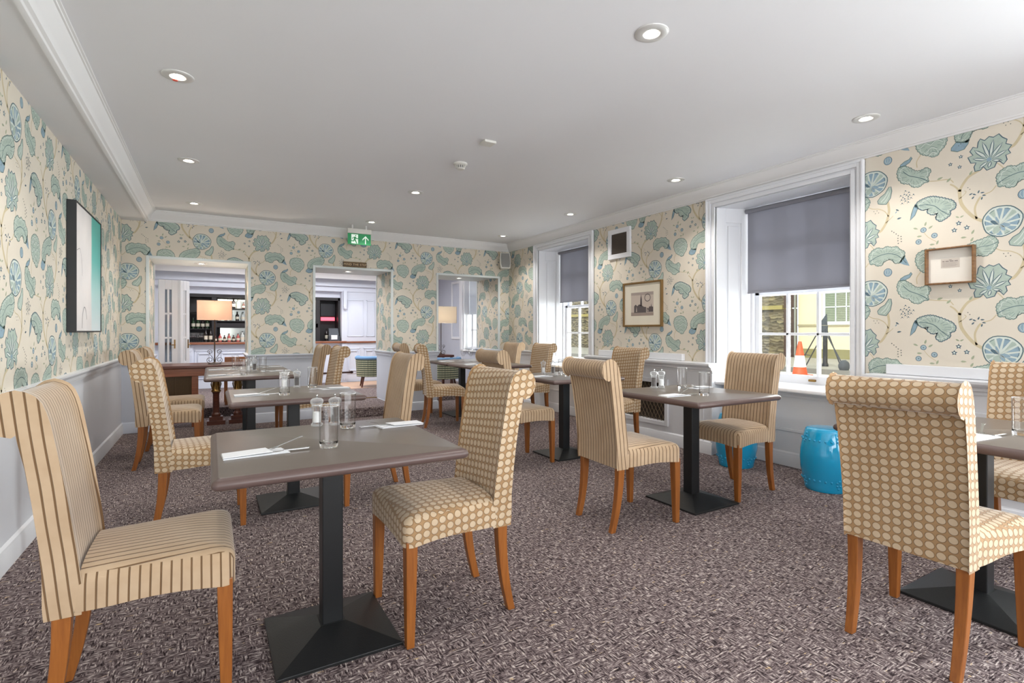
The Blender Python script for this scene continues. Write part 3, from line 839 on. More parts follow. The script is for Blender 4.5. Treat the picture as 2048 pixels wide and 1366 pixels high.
# ---------------------------------------------------------------- windows
def window(n, ya, yb, blind_z, group_far=True):
    """sash window in a panelled recess; ya..yb is the recess mouth on the room side"""
    w_ = bpy.data.objects.new('window_%d' % n, None); COL.objects.link(w_)
    w_.location = (XR, (ya + yb) / 2, .70); w_['kind'] = 'structure'
    inv = Matrix.Translation(-Vector(w_.location))
    def part(mb, name, m, **k):
        mb.v = [tuple(inv @ Vector(p)) for p in mb.v]
        return fix_normals(mb.build(name, m, w_, **k))
    # architrave
    mb = MB()
    for dx, w0, w1 in ((.012, 0, .095), (.024, .0, .03), (.030, .045, .080), (.040, .078, .095)):
        x0 = XR - dx
        mb.box(x0, XR, ya - w1 + .0, ya - w0, .70, 2.365 + w1 * .9)
        mb.box(x0, XR, yb + w0, yb + w1, .70, 2.365 + w1 * .9)
        mb.box(x0, XR, ya - w0, yb + w0, 2.365 + w0 * .9, 2.365 + w1 * .9)
    part(mb, 'architrave', WHITE, bevel=.003)
    # panelled splayed reveals
    sa, sb = ya + .12, yb - .12            # sash edges
    xs_ = 4.56
    for (y0, y1, sg) in ((ya, sa, 1), (yb, sb, -1)):
        mb = MB()
        th = -.10 * sg
        mb.prism([(XR, y0, .68), (xs_, y1, .68), (xs_, y1 + th, .68), (XR, y0 + th, .68)], (0, 0, 1.69))
        # raised panel frame
        d = Vector((xs_ - XR, y1 - y0, 0)); L = d.length; d.normalize()
        nrm = Vector((-d.y, d.x, 0)) * (1 if sg > 0 else -1)
        nrm = nrm if nrm.y * sg > 0 else -nrm
        def bar(u0, u1, z0, z1, t):
            a = Vector((XR, y0, 0)) + d * u0; b = Vector((XR, y0, 0)) + d * u1
            mb.prism([(a.x, a.y, z0), (b.x, b.y, z0), (b.x + nrm.x * t, b.y + nrm.y * t, z0), (a.x + nrm.x * t, a.y + nrm.y * t, z0)], (0, 0, z1 - z0))
        bar(.0, .10, .70, 2.36, .014); bar(L - .10, L, .70, 2.36, .014)
        bar(.10, L - .10, .70, .80, .014); bar(.10, L - .10, 2.22, 2.36, .014)
        bar(.125, L - .125, .83, 2.19, .007)
        part(mb, 'reveal_panel', WHITE, bevel=.004)
    mb = MB().prism([(XR, ya, 2.36), (xs_, sa, 2.36), (xs_, sb, 2.36), (XR, yb, 2.36)], (0, 0, .03))
    part(mb, 'head_board', WHITE)
    # sill
    mb = MB().prism([(XR - .09, ya - .04, .665), (4.62, ya - .04, .665), (4.62, yb + .0, .665), (XR - .09, yb + .0, .665)], (0, 0, .034))
    part(mb, 'sill', WHITE, bevel=.012, seg=3)
    mb = MB()
    mb.box(4.315, 4.345, ya, yb - .07, .625, .664).box(4.325, 4.345, ya, yb - .07, .60, .625)
    mb.box(4.335, 4.345, ya, yb - .07, .30, .325)
    part(mb, 'apron', WHITE, bevel=.004)
    # outer frame
    mb = MB()
    mb.box(xs_, 4.70, sa - .1, sa + .03, .69, 2.37).box(xs_, 4.70, sb - .03, sb + .1, .69, 2.37).box(xs_, 4.70, sa, sb, 2.30, 2.37)
    part(mb, 'box_frame', WHITE)
    # two sashes, three panes wide
    def sash(x0, z0, z1, name, rb):
        mb = MB()
        y0, y1 = sa + .03, sb - .03
        st = .045
        mb.box(x0, x0 + .04, y0, y0 + st, z0, z1).box(x0, x0 + .04, y1 - st, y1, z0, z1)
        mb.box(x0, x0 + .04, y0, y1, z0, z0 + rb).box(x0, x0 + .04, y0, y1, z1 - .035, z1)
        iw = (y1 - y0 - 2 * st)
        for k in (1, 2): mb.box(x0 + .004, x0 + .036, y0 + st + iw * k / 3 - .0125, y0 + st + iw * k / 3 + .0125, z0, z1)
        zm = z0 + rb + (z1 - z0 - rb - .035) * .5
        mb.box(x0 + .004, x0 + .036, y0, y1, zm - .0125, zm + .0125)
        o = part(mb, name, WHITE, bevel=.003)
        g = MB()
        for i in range(3):
            for j in range(2):
                ga = y0 + st + iw * i / 3; gb = y0 + st + iw * (i + 1) / 3
                za = z0 + rb if j == 0 else zm; zb = zm if j == 0 else z1 - .035
                g.box(x0 + .018, x0 + .022, ga + .011, gb - .011, za + .011, zb - .011)
        g.v = [tuple(inv @ Vector(p)) for p in g.v]
        g.build('panes', PANE, o)
        return o
    sash(4.60, .70, 1.55, 'lower_sash', .075)
    sash(4.645, 1.51, 2.31, 'upper_sash', .04)
    mb = MB()
    mb.box(4.575, 4.60, (sa + sb) / 2 - .03 - .1, (sa + sb) / 2 + .03 - .1, .725, .745)
    part(mb, 'sash_lift', BRASS, bevel=.004)
    return sa, sb
for n, ((a, b), bz) in enumerate(zip(WIN, (1.59, 1.535, 2.30))):  # the last window is unseen, added for the side fill lamp
    sa, sb = window(n + 1, a, b, bz)
    if n < 2:
        lb = ['dark grey roller blind half drawn on the far narrow window', 'dark grey roller blind half drawn over the tall window with the traffic cone outside'][n]
        t = thing('roller_blind', lb, 'blind', (4.50, (sa + sb) / 2, 2.33), 0, 'roller blinds on the right wall windows')
        hw = (sb - sa) / 2 - .003
        g = MB().lathe([(.0, -hw), (.022, -hw), (.022, hw), (0, hw)], 16)
        g.v = [(x, z, y) for x, y, z in g.v]
        g.build('roller_tube', BLINDM, t, smooth=40)
        g = MB().box(.016, .019, -hw + .006, hw - .006, bz - 2.33 + .02, .0)
        g.build('blind_cloth', BLINDM, t)
        g = MB().box(.012, .024, -hw + .006, hw - .006, bz - 2.33, bz - 2.33 + .022)
        g.build('bottom_bar', BLINDM, t, bevel=.004)

# ---------------------------------------------------------------- radiator covers and shelf rail of the right wall
SH = [(0, .775), (.008, .777), (.010, .795), (.024, .803), (.026, .822), (.050, .834), (.058, .846), (.058, .862), (0, .866)]
def radcover(label, y0, y1, gy0, gy1, up0, up1):
    t = thing('radiator_cover', label, 'radiator cover', (4.10, (y0 + y1) / 2, 0))
    yc = (y0 + y1) / 2
    X = 4.10
    g = MB()
    def b(x0, x1, a, c, z0, z1, m=0): g.box(x0 - X, x1 - X, a - yc, c - yc, z0, z1, m)
    gz0, gz1 = .225, .625
    b(4.10, 4.213, y0, gy0, 0, .80); b(4.10, 4.213, gy1, y1, 0, .80)
    b(4.10, 4.213, gy0, gy1, 0, gz0); b(4.10, 4.213, gy0, gy1, gz1, .80)
    for a, c in ((y0 + .0, y0 + .02), (y1 - .02, y1)): b(4.088, 4.10, a, c, .12, .77)
    b(4.094, 4.10, y0 + .10, y0 + .115, .12, .77); b(4.094, 4.10, y1 - .115, y1 - .10, .12, .77)
    g.build('casing', WHITE, t, bevel=.003)
    g = MB()
    b(4.082, 4.10, gy0 - .045, gy0, gz0 - .045, gz1 + .045); b(4.082, 4.10, gy1, gy1 + .045, gz0 - .045, gz1 + .045)
    b(4.082, 4.10, gy0, gy1, gz0 - .045, gz0); b(4.082, 4.10, gy0, gy1, gz1, gz1 + .045)
    g.build('grille_frame', WHITE, t, bevel=.005)
    g = MB()
    b(4.15, 4.155, gy0, gy1, gz0, gz1, 0)
    # diamond lattice of wires
    hgt = gz1 - gz0
    for sgn in (1, -1):
        k = gy0 - hgt
        while k < gy1 + hgt:
            pts = []
            a, c = (k, gz0), (k + sgn * hgt * .62, gz1)
            y_a, z_a, y_c, z_c = a[0], a[1], c[0], c[1]
            m_ = (z_c - z_a) / (y_c - y_a)
            def cl(y, z):
                if y < gy0: z += (gy0 - y) * m_; y = gy0
                if y > gy1: z += (gy1 - y) * m_; y = gy1
                return y, z
            (ya_, za_), (yc_, zc_) = cl(y_a, z_a), cl(y_c, z_c)
            if gz0 - 1e-6 <= za_ <= gz1 + 1e-6 and gz0 - 1e-6 <= zc_ <= gz1 + 1e-6 and abs(ya_ - yc_) > .01:
                g.tube([(4.112 - X, ya_ - yc, za_), (4.112 - X, yc_ - yc, zc_)], .0022, 4, 1)
            k += .052
    g.build('lattice_grille', [GRILLD, LATT], t)
    g = MB()
    g.sweep(SH, (0, y1 - yc), (0, y0 - yc), (-1, 0), 0)
    b(4.10, 4.213, y0, y1, .80, .866)
    fix_normals(g.build('shelf_moulding', WHITE, t, smooth=25))
    g = MB()
    b(4.165, 4.213, up0, up1, .868, .938)
    g.build('upstand_board', WHITE, t, bevel=.004)
    g = MB()
    g.sweep(SK, (0, y1 - yc), (0, y0 - yc), (-1, 0), 0)
    fix_normals(g.build('skirting', WHITE, t, smooth=25))
    return t
radcover('white radiator cover with diamond lattice grille between the two windows', 3.27, 5.16, 3.86, 4.72, 3.70, 5.02)
radcover('white radiator cover behind the nearest window-side table, with diamond lattice grille', .20, 1.95, .60, 1.62, .35, 1.85)

# ---------------------------------------------------------------- dining chairs
BACKP = [(-.157, .372), (-.226, .372), (-.226, .40), (-.222, .50), (-.225, .60), (-.231, .70), (-.240, .80), (-.250, .87), (-.258, .900),
         (-.272, .894), (-.290, .900), (-.304, .915), (-.311, .938), (-.309, .962), (-.298, .984), (-.280, .998), (-.258, 1.004),
         (-.240, .998), (-.224, .988), (-.213, .970), (-.205, .945), (-.198, .91), (-.192, .86), (-.183, .78), (-.175, .70), (-.168, .62), (-.162, .54), (-.157, .46)]
BACKP = [(x - .055 * max(0, z - .42), z) for x, z in BACKP]
def back_mesh():
    n = len(BACKP)
    def off(k):
        P = []
        for i in range(n):
            a, b, c = Vector(BACKP[i - 1]), Vector(BACKP[i]), Vector(BACKP[(i + 1) % n])
            t = ((b - a).normalized() + (c - b).normalized()).normalized()
            P.append(b + Vector((t.y, -t.x)) * k)     # inward for this winding
        return P
    arc = [0]
    for i in range(n): arc.append(arc[-1] + (Vector(BACKP[i]) - Vector(BACKP[(i + 1) % n])).length)
    def hw(z): return .196 + .010 * max(0, z - .37) / .63
    rings = []
    for y, k in ((-1, .010), (-.985, .0035), (-.955, 0), (-.5, 0), (0, 0), (.5, 0), (.955, 0), (.985, .0035), (1, .010)):
        P = off(-k)
        rings.append([(p.x - .004 * (1 - abs(y)) * (1 if i > 17 else 0), y * hw(p.y), p.y) for i, p in enumerate(P)])
    mb = MB()
    vs = [p for r in rings for p in r]
    fs, uv = [], []
    for j in range(len(rings) - 1):
        for i in range(n):
            i2 = (i + 1) % n
            q = [j * n + i, j * n + i2, (j + 1) * n + i2, (j + 1) * n + i]
            fs.append(q)
            uv.append([(vs[q[0]][1], arc[i]), (vs[q[1]][1], arc[i + 1]), (vs[q[2]][1], arc[i + 1]), (vs[q[3]][1], arc[i])])
    for j, rev in ((0, False), (len(rings) - 1, True)):
        q = [j * n + i for i in range(n)]
        if not rev: q = q[::-1]
        fs.append(q); uv.append([(vs[k][0] * 1.0 + .004 + (vs[k][2] - .4) * .12, vs[k][2]) for k in q])
    mb.add(vs, fs, 0, uv)
    return mb

def seat_mesh():
    def outline(ins, z, zf=0):
        """rounded trapezoid: front (x+) wider than the back"""
        pts = []
        x0, x1, y0, y1 = -.168 + min(ins, .012), .237 - ins, .196 - ins * .9, .236 - ins
        r = max(.02, .034 - ins * .2)
        def add(x, y): pts.append((x, y))
        m = 8
        for k in range(m): add(x0, -y0 + 2 * y0 * k / m)            # rear edge going +y
        for k in range(m): add(x0 + (x1 - r - x0) * k / m, y0 + (y1 - y0) * k / m)
        for k in range(5): a = PI / 2 - k * PI / 8; add(x1 - r + r * math.cos(a), y1 - r + r * math.sin(a))
        for k in range(1, m): add(x1, (y1 - r) - 2 * (y1 - r) * k / m)
        for k in range(5): a = -k * PI / 8; add(x1 - r + r * math.cos(a), -y1 + r + r * math.sin(a))
        for k in range(1, m + 1): add(x1 - r + (x0 - x1 + r) * k / m, -y1 + (y1 - y0) * k / m)
        return pts[:-1]
    L = []
    for ins, z in ((.012, .376), (0, .374), (0, .42), (0, .452), (.004, .466), (.012, .477), (.028, .486), (.06, .493), (.11, .499), (.16, .501)):
        pts = outline(ins, z)
        row = []
        for x, y in pts:
            zz = z
            if z < .38:   # hem dips at the corners, rises between the legs
                zz += .012 * (1 - min(1, (abs(y) / .22) ** 2)) if x > .15 else 0
                if abs(y) > .17: zz += .010 * math.sin(max(0, min(1, (x + .1) / .3)) * PI)
            row.append((x, y, zz))
        L.append(row)
    n = len(L[0])
    vs = [p for r in L for p in r]
    cidx = len(vs); vs.append((.04, 0, .502)); vs.append((.04, 0, .40))
    fs, uv, ms = [], [], []
    def u_of(k, side):
        x, y, z = vs[k]
        return {'t': (y, x), 'x': (y, z + .24), 'y': (x, z + .24)}[side]
    for j in range(len(L) - 1):
        for i in range(n):
            i2 = (i + 1) % n
            q = [j * n + i, j * n + i2, (j + 1) * n + i2, (j + 1) * n + i]
            a, b = Vector(vs[q[0]]), Vector(vs[q[1]])
            if j >= 5: sd = 't'
            else: sd = 'y' if abs(b.x - a.x) > abs(b.y - a.y) else 'x'
            fs.append(q[::-1]); uv.append([u_of(k, sd) for k in q[::-1]]); ms.append(0)
    for i in range(n):
        i2 = (i + 1) % n
        q = [cidx, (len(L) - 1) * n + i2, (len(L) - 1) * n + i]
        fs.append(q); uv.append([u_of(k, 't') for k in q]); ms.append(0)
        q = [cidx + 1, i, i2]
        fs.append(q); uv.append([u_of(k, 't') for k in q]); ms.append(1)
    return MB().add(vs, fs, ms, uv)

def leg_mesh(front, sg):
    mb = MB()
    rows = []
    K = 10
    for k in range(K + 1):
        t = k / K
        z = .395 * (1 - t)
        if front:
            cx, cy = .207 + .004 * t, sg * (.208 + .004 * t)
            w_ = .046 - .015 * t ** 1.3; d_ = .044 - .014 * t ** 1.3
        else:
            cx = -.196 - .052 * t ** 2.2; cy = sg * (.174 - .008 * t)
            w_ = .040 - .011 * t; d_ = .045 - .013 * t
        rows.append([(cx - d_ / 2, cy - w_ / 2, z), (cx + d_ / 2, cy - w_ / 2, z), (cx + d_ / 2, cy + w_ / 2, z), (cx - d_ / 2, cy + w_ / 2, z)])
    vs = [p for r in rows for p in r]
    fs = [[j * 4 + i, (j + 1) * 4 + i, (j + 1) * 4 + (i + 1) % 4, j * 4 + (i + 1) % 4] for j in range(K) for i in range(4)]
    fs += [[0, 1, 2, 3], [K * 4 + 3, K * 4 + 2, K * 4 + 1, K * 4]]
    return mb.add(vs, fs)

def make_chair(m):
    t = thing('dining_chair', 'x', 'chair')
    fix_normals(back_mesh().build('backrest', m, t, smooth=50))
    fix_normals(seat_mesh().build('seat', [m, LINING], t, smooth=60))
    for f in (1, 0):
        for sg in (1, -1): fix_normals(leg_mesh(f, sg).build('leg', LEGWOOD, t, bevel=.003))
    remember(t)
    return t
CH = {'s': make_chair(STRIPE), 'd': make_chair(DOTS)}
CHAIRS = [
    ('s', -.168, 2.09, 0, 'striped beige velvet chair cut off by the left edge, facing the nearest table'),
    ('d', .85, 2.065, 180, 'dotted gold velvet chair in the foreground centre, right of the nearest table'),
    ('d', -.04, 3.74, 0, 'dotted velvet chair in side view by the left wall, at the second left table'),
    ('s', 1.0, 3.77, 180, 'striped velvet chair showing its front, right of the second table in the left row'),
    ('s', -.31, 5.52, 0, 'striped velvet chair half hidden behind the dotted one near the left wall'),
    ('s', -.29, 6.32, 0, 'striped velvet chair nearest the left back corner, only its top curl and seat visible'),
    ('d', .95, 5.88, 180, 'dotted velvet chair with curled top in front of the middle opening'),
    ('s', .90, 6.62, 180, 'striped velvet chair leaning left of the dotted one before the middle opening'),
    ('s', 2.27, 2.462, -2.5, 'striped velvet chair, back to the camera, left of the table by the tall window'),
    ('s', 3.335, 2.50, 180, 'striped velvet chair below the tall window, between two turquoise stools'),
    ('s', 2.43, 4.03, 0, 'striped velvet chair with rolled top seen behind the foreground dotted chair'),
    ('d', 3.46, 4.0, 180, 'dotted velvet chair in front of the far radiator cover'),
    ('d', 2.52, 6.03, -14, 'dotted velvet chair seen from behind, turned a little, in front of the right pier'),
    ('s', 2.50, 6.78, -4, 'striped velvet chair behind the turned dotted one, beside the middle opening'),
    ('d', 3.60, 5.80, 180, 'dotted velvet chair beside the far narrow window'),
    ('s', 3.55, 6.52, 180, 'pale striped velvet chair nearest the corner under the wall speaker'),
    ('d', 2.405, .915, 0, 'large dotted gold velvet chair at the right, its back to the camera'),
    ('d', 3.46, .93, 180, 'dotted velvet chair cut off by the right edge, facing the camera'),
]
for k, x, y, r, lb in CHAIRS:
    place(CH[k], (x, y, 0), math.radians(r), lb, 'upholstered dining chairs')

# ---------------------------------------------------------------- pedestal tables
def make_table():
    t = thing('dining_table', 'x', 'table')
    h = .405
    mb = MB()
    prof = [(0, .75), (h - .020, .75), (h - .016, .7485), (h - .013, .7462), (h - .009, .745), (h - .003, .740), (h, .731), (h - .002, .722), (h - .009, .715), (h - .016, .713), (0, .713)]
    rc = .018
    def ring(hh, z):
        pts = []
        r = max(.004, rc - (h - hh) * .3) if hh > 0 else 0
        for q in range(4):
            sx, sy = ((1, 1), (-1, 1), (-1, -1), (1, -1))[q]
            for k in range(5):
                a = q * PI / 2 + k * PI / 8
                pts.append((sx * (hh - r) + r * math.cos(a), sy * (hh - r) + r * math.sin(a), z))
        return pts
    rings = [ring(hh, z) for hh, z in prof[1:-1]]
    n = 20
    vs = [p for r in rings for p in r]
    fs, ms = [], []
    for j in range(len(rings) - 1):
        for i in range(n):
            fs.append([j * n + i, (j + 1) * n + i, (j + 1) * n + (i + 1) % n, j * n + (i + 1) % n]); ms.append(1)
    fs.append(list(range(n))); ms.append(0)
    fs.append([(len(rings) - 1) * n + i for i in range(n)][::-1]); ms.append(1)
    mb.add(vs, fs, ms)
    fix_normals(mb.build('tabletop', [TOPM, RIM], t, smooth=35))
    MB().box(-.038, .038, -.038, .038, .05, .705).box(-.15, .15, -.15, .15, .700, .712).build('pedestal', POLEM, t, bevel=.004)
    mb = MB()
    a, b = .2175, .046
    mb.add([(-a, -a, .0), (a, -a, 0), (a, a, 0), (-a, a, 0), (-a, -a, .012), (a, -a, .012), (a, a, .012), (-a, a, .012), (-b, -b, .060), (b, -b, .060), (b, b, .060), (-b, b, .060)],
           [(3, 2, 1, 0), (0, 1, 5, 4), (1, 2, 6, 5), (2, 3, 7, 6), (3, 0, 4, 7), (4, 5, 9, 8), (5, 6, 10, 9), (6, 7, 11, 10), (7, 4, 8, 11), (8, 9, 10, 11)])
    mb.build('base_plate', BLACK, t, bevel=.002)
    remember(t)
    return t
TP = make_table()
TABLES = {
    'T1': (.405, 2.095, 'the nearest table', 'square brown pedestal table in the left foreground'),
    'T2': (.495, 3.86, 'the second table of the left row', 'square brown pedestal table, second of the left row'),
    'T4a': (.35, 5.775, 'the third table of the left row', 'square brown pedestal table, third of the left row'),
    'T4b': (.35, 6.59, 'the farthest table of the left row', 'square brown pedestal table pushed against the third one, beside the desk'),
    'T8': (2.885, .92, 'the table at the right edge', 'square brown pedestal table cut off by the right edge'),
    'T7': (2.875, 2.47, 'the table by the tall window', 'square brown pedestal table before the tall window'),
    'T6': (2.915, 4.015, 'the table before the far radiator', 'square brown pedestal table between the tall window table and the far pair'),
    'T5a': (3.07, 5.86, 'the nearer of the far right tables', 'square brown pedestal table, nearer of the far right pair'),
    'T5b': (3.07, 6.675, 'the farther of the far right tables', 'square brown pedestal table in front of the right opening'),
}
for k, (x, y, d, lb) in TABLES.items():
    place(TP, (x, y, 0), 0, lb, 'square pedestal dining tables')

# ---------------------------------------------------------------- things laid on the tables
ZTB = .7505
def make_tumbler():
    r, h = .0345, .152
    p = [(0, 0), (r * .90, 0), (r * .93, .003), (r * .95, .02), (r, h - .0022), (r - .0004, h), (r - .0020, h), (r - .0022, h - .0022), (r * .95 - .0025, .022), (r * .80, .014), (0, .012)]
    mb = MB().lathe(p, 32)
    for i, f in enumerate(mb.f):
        if max(mb.v[q][2] for q in f) < .0225: mb.m[i] = 1
        if min(mb.v[q][2] for q in f) > h - .0025: mb.m[i] = 2
    o = mb.build('glass_tumbler', [THIN, GLASS, GRIM], smooth=40)
    return tag(o, 'x', 'glass')
def make_mill(salt):
    t = thing('salt_mill' if salt else 'pepper_mill', 'x', 'mill')
    body = [(0, 0), (.024, 0), (.0255, .003), (.0255, .009), (.021, .013), (.019, .018), (.019, .078), (.021, .083), (.0235, .086), (.0235, .090), (0, .090)]
    MB().lathe(body, 24).build('body', ACRYL, t, smooth=35)
    MB().lathe([(0, .016), (.0165, .016), (.0165, .062 if salt else .076), (0, .062 if salt else .076)], 20).build(
        'contents', mat('salt_grains', rgb(245, 245, 245), .9) if salt else mat('peppercorns', rgb(58, 40, 34), .8, var=.5, scale=400), t, smooth=35)
    cap = [(0, .0905), (.018, .0905), (.0235, .097), (.0265, .106), (.0255, .115), (.019, .122), (.010, .124), (.006, .125), (0, .125)]
    mb = MB()
    seg = 24
    vs, fs = [], []
    for i in range(seg):
        a = 2 * PI * i / seg
        k = 1 + .07 * math.cos(8 * a)
        for r, z in cap: vs.append((r * k * math.cos(a), r * k * math.sin(a), z))
    n = len(cap)
    for i in range(seg):
        j = (i + 1) % seg
        for q in range(n - 1): fs.append([i * n + q, j * n + q, j * n + q + 1, i * n + q + 1])
    mb.add(vs, fs)
    mb.build('crown_cap', ACRYL, t, smooth=50)
    MB().lathe([(0, .125), (.005, .125), (.0035, .128), (.006, .133), (.0045, .138), (0, .139)], 12).build('top_nut', STEEL, t, smooth=50)
    remember(t)
    return t
def make_goblet():
    p = [(0, 0), (.031, 0), (.031, .0015), (.012, .004), (.0042, .010), (.004, .07), (.012, .078), (.026, .095), (.033, .120), (.034, .140), (.031, .175), (.030, .175), (.0325, .140), (.0315, .12), (.025, .098), (.010, .082), (0, .080)]
    return tag(MB().lathe(p, 28).build('wine_glass', THIN, smooth=45), 'x', 'glass')
def make_napkin():
    mb = MB()
    L, W = .205, .082
    # three folded plies, the upper one shorter and slightly lifted: a pocket
    def ply(x0, x1, z0, z1, w0, lift):
        mb.add([(x0, -w0 / 2, z0), (x1, -w0 / 2, z0 + lift), (x1 - .012, w0 / 2, z0 + lift), (x0 + .002, w0 / 2, z0), (x0, -w0 / 2, z1), (x1, -w0 / 2, z1 + lift), (x1 - .012, w0 / 2, z1 + lift), (x0 + .002, w0 / 2, z1)],
               [(3, 2, 1, 0), (4, 5, 6, 7), (0, 1, 5, 4), (1, 2, 6, 5), (2, 3, 7, 6), (3, 0, 4, 7)])
    ply(0, L, 0, .0018, W, 0)
    ply(.0, L - .004, .0022, .0036, W * .98, .001)
    ply(.0, L - .055, .0060, .0078, W * .97, .003)
    mb.add([(0, -W / 2, 0), (0, W / 2, 0), (0, W / 2, .0078), (0, -W / 2, .0078)], [(0, 1, 2, 3)])
    return tag(mb.build('paper_napkin', PAPER, bevel=.0006), 'x', 'napkin')
def make_fork():
    mb = MB()
    # handle lifts from the napkin pocket, tines inside
    mb.prism([(0, -.0035, 0), (.09, -.004, 0), (.105, -.0075, 0), (.105, .0075, 0), (.09, .004, 0), (0, .0035, 0)], (0, 0, .0018))
    o = mb
    for k in range(4): o.box(-.045, .002, -.0095 + k * .0052, -.0068 + k * .0052, 0, .0016)
    o.box(-.012, .004, -.0095, .0091, 0, .0016)
    return tag(mb.build('fork', STEEL, bevel=.0006), 'x', 'fork')
def make_knife():
    mb = MB()
    mb.prism([(-.10, -.008, 0), (-.02, -.0095, 0), (0, -.005, 0), (0, .005, 0), (-.10, .007, 0), (-.112, 0, 0)], (0, 0, .0014))
    mb.prism([(0, -.005, 0), (.085, -.0075, 0), (.090, -.004, 0), (.090, .004, 0), (.085, .0065, 0), (0, .005, 0)], (0, 0, .0042))
    return tag(mb.build('table_knife', STEEL, bevel=.0008), 'x', 'knife')
P = dict(g=make_tumbler(), s=make_mill(True), p=make_mill(False), w=make_goblet(), n=make_napkin(), f=make_fork(), k=make_knife())
for q in ('g', 'w', 'n', 'f', 'k'): remember(P[q])
def put(k, x, y, lb, group, rz=0, z=ZTB):
    return place(P[k], (x, y, z), rz, lb, group)
G = {'g': 'water tumblers', 's': 'salt mills', 'p': 'pepper mills', 'w': 'wine glasses'}
ITEMS = [
    ('g', .374, 1.975, 'tall clear tumbler at the centre of the nearest table'),
    ('g', .520, 2.325, 'tall clear tumbler at the back of the nearest table, right of the mills'),
    ('s', .411, 2.440, 'clear crown-topped salt mill at the back of the nearest table'),
    ('p', .487, 2.430, 'clear crown-topped pepper mill at the back of the nearest table'),
    ('g', .422, 3.712, 'clear tumbler left of centre on the second table of the left row'),
    ('g', .660, 4.10, 'clear tumbler near the back right of the second table of the left row'),
    ('s', .468, 4.12, 'salt mill behind the tumbler on the second table of the left row'),
    ('p', .560, 4.17, 'dark filled pepper mill on the second table of the left row'),
    ('g', .275, 5.60, 'clear tumbler nearest on the third table of the left row'),
    ('g', .470, 5.95, 'clear tumbler at the right rear of the third table of the left row'),
    ('g', .235, 6.45, 'clear tumbler at left on the farthest table of the left row'),
    ('g', .405, 6.36, 'clear tumbler by the joint of the two farthest left row tables'),
    ('p', .400, 6.07, 'pepper mill at the rear of the third table of the left row'),
    ('s', .335, 6.00, 'salt mill at the rear of the third table of the left row'),
    ('g', 2.80, 2.300, 'clear tumbler at the front of the table by the tall window'),
    ('g', 3.02, 2.680, 'clear tumbler at the rear of the table by the tall window'),
    ('p', 2.845, 2.790, 'dark filled pepper mill on the table by the tall window'),
    ('s', 2.905, 2.775, 'salt mill on the table by the tall window'),
    ('s', 2.825, 4.24, 'salt mill on the table before the far radiator cover'),
    ('p', 2.865, 4.13, 'pepper mill on the table before the far radiator cover'),
    ('g', 2.925, 4.07, 'clear tumbler right of the mills on the table before the far radiator cover'),
    ('g', 2.865, 3.92, 'clear tumbler nearest on the table before the far radiator cover'),
    ('g', 3.10, 3.83, 'clear tumbler half hidden by the curl of the striped chair back'),
    ('g', 2.86, .775, 'clear tumbler cut off by the right edge of the picture'),
    ('w', 2.985, 6.45, 'left stemmed wine glass in front of the right opening'),
    ('w', 3.085, 6.42, 'right stemmed wine glass in front of the right opening'),
    ('g', 3.13, 6.10, 'clear tumbler on the nearer table of the far right pair'),
    ('p', 3.18, 6.00, 'dark pepper mill beside the curl of the striped chair, far right pair'),
]
for k, x, y, lb in ITEMS: put(k, x, y, lb, G[k])
SET = [('T1', .033, 1.975, 4, 'left'), ('T1', .832, 2.27, 184, 'right'), ('T2', .13, 3.79, 3, 'left'), ('T2', .885, 3.925, 183, 'right'),
       ('T4a', -.02, 5.60, 2, 'left'), ('T4b', -.02, 6.42, 2, 'left'), ('T4a', .735, 5.95, 181, 'right'), ('T4b', .725, 6.62, 181, 'right'),
       ('T7', 2.51, 2.385, -4, 'left'), ('T7', 3.24, 2.62, 182, 'right'), ('T6', 2.545, 4.00, 0, 'left'), ('T6', 3.29, 4.05, 180, 'right'),
       ('T5a', 2.71, 5.80, 0, 'left'), ('T5b', 2.71, 6.62, 0, 'left'), ('T8', 2.52, .86, -6, 'left'), ('T8', 3.25, 1.09, 178, 'right')]
for tk, x, y, r, side in SET:
    d = TABLES[tk][2]
    a = math.radians(r); ca, sa = math.cos(a), math.sin(a)
    def L(u, v): return x + u * ca - v * sa, y + u * sa + v * ca
    put('n', x, y, 'folded white napkin on the %s of %s' % (side, d), 'napkins', a)
    u = L(.185, -.022); put('k', u[0], u[1], 'knife in the napkin on the %s of %s' % (side, d), 'knives', a, ZTB + .0044)
    u = L(.165, .008); f = put('f', u[0], u[1], 'fork in the napkin on the %s of %s' % (side, d), 'forks', a + .25, ZTB + .0060)
    f.rotation_euler = (0, -.22, a + .35)
    f.location.z = ZTB + .0135

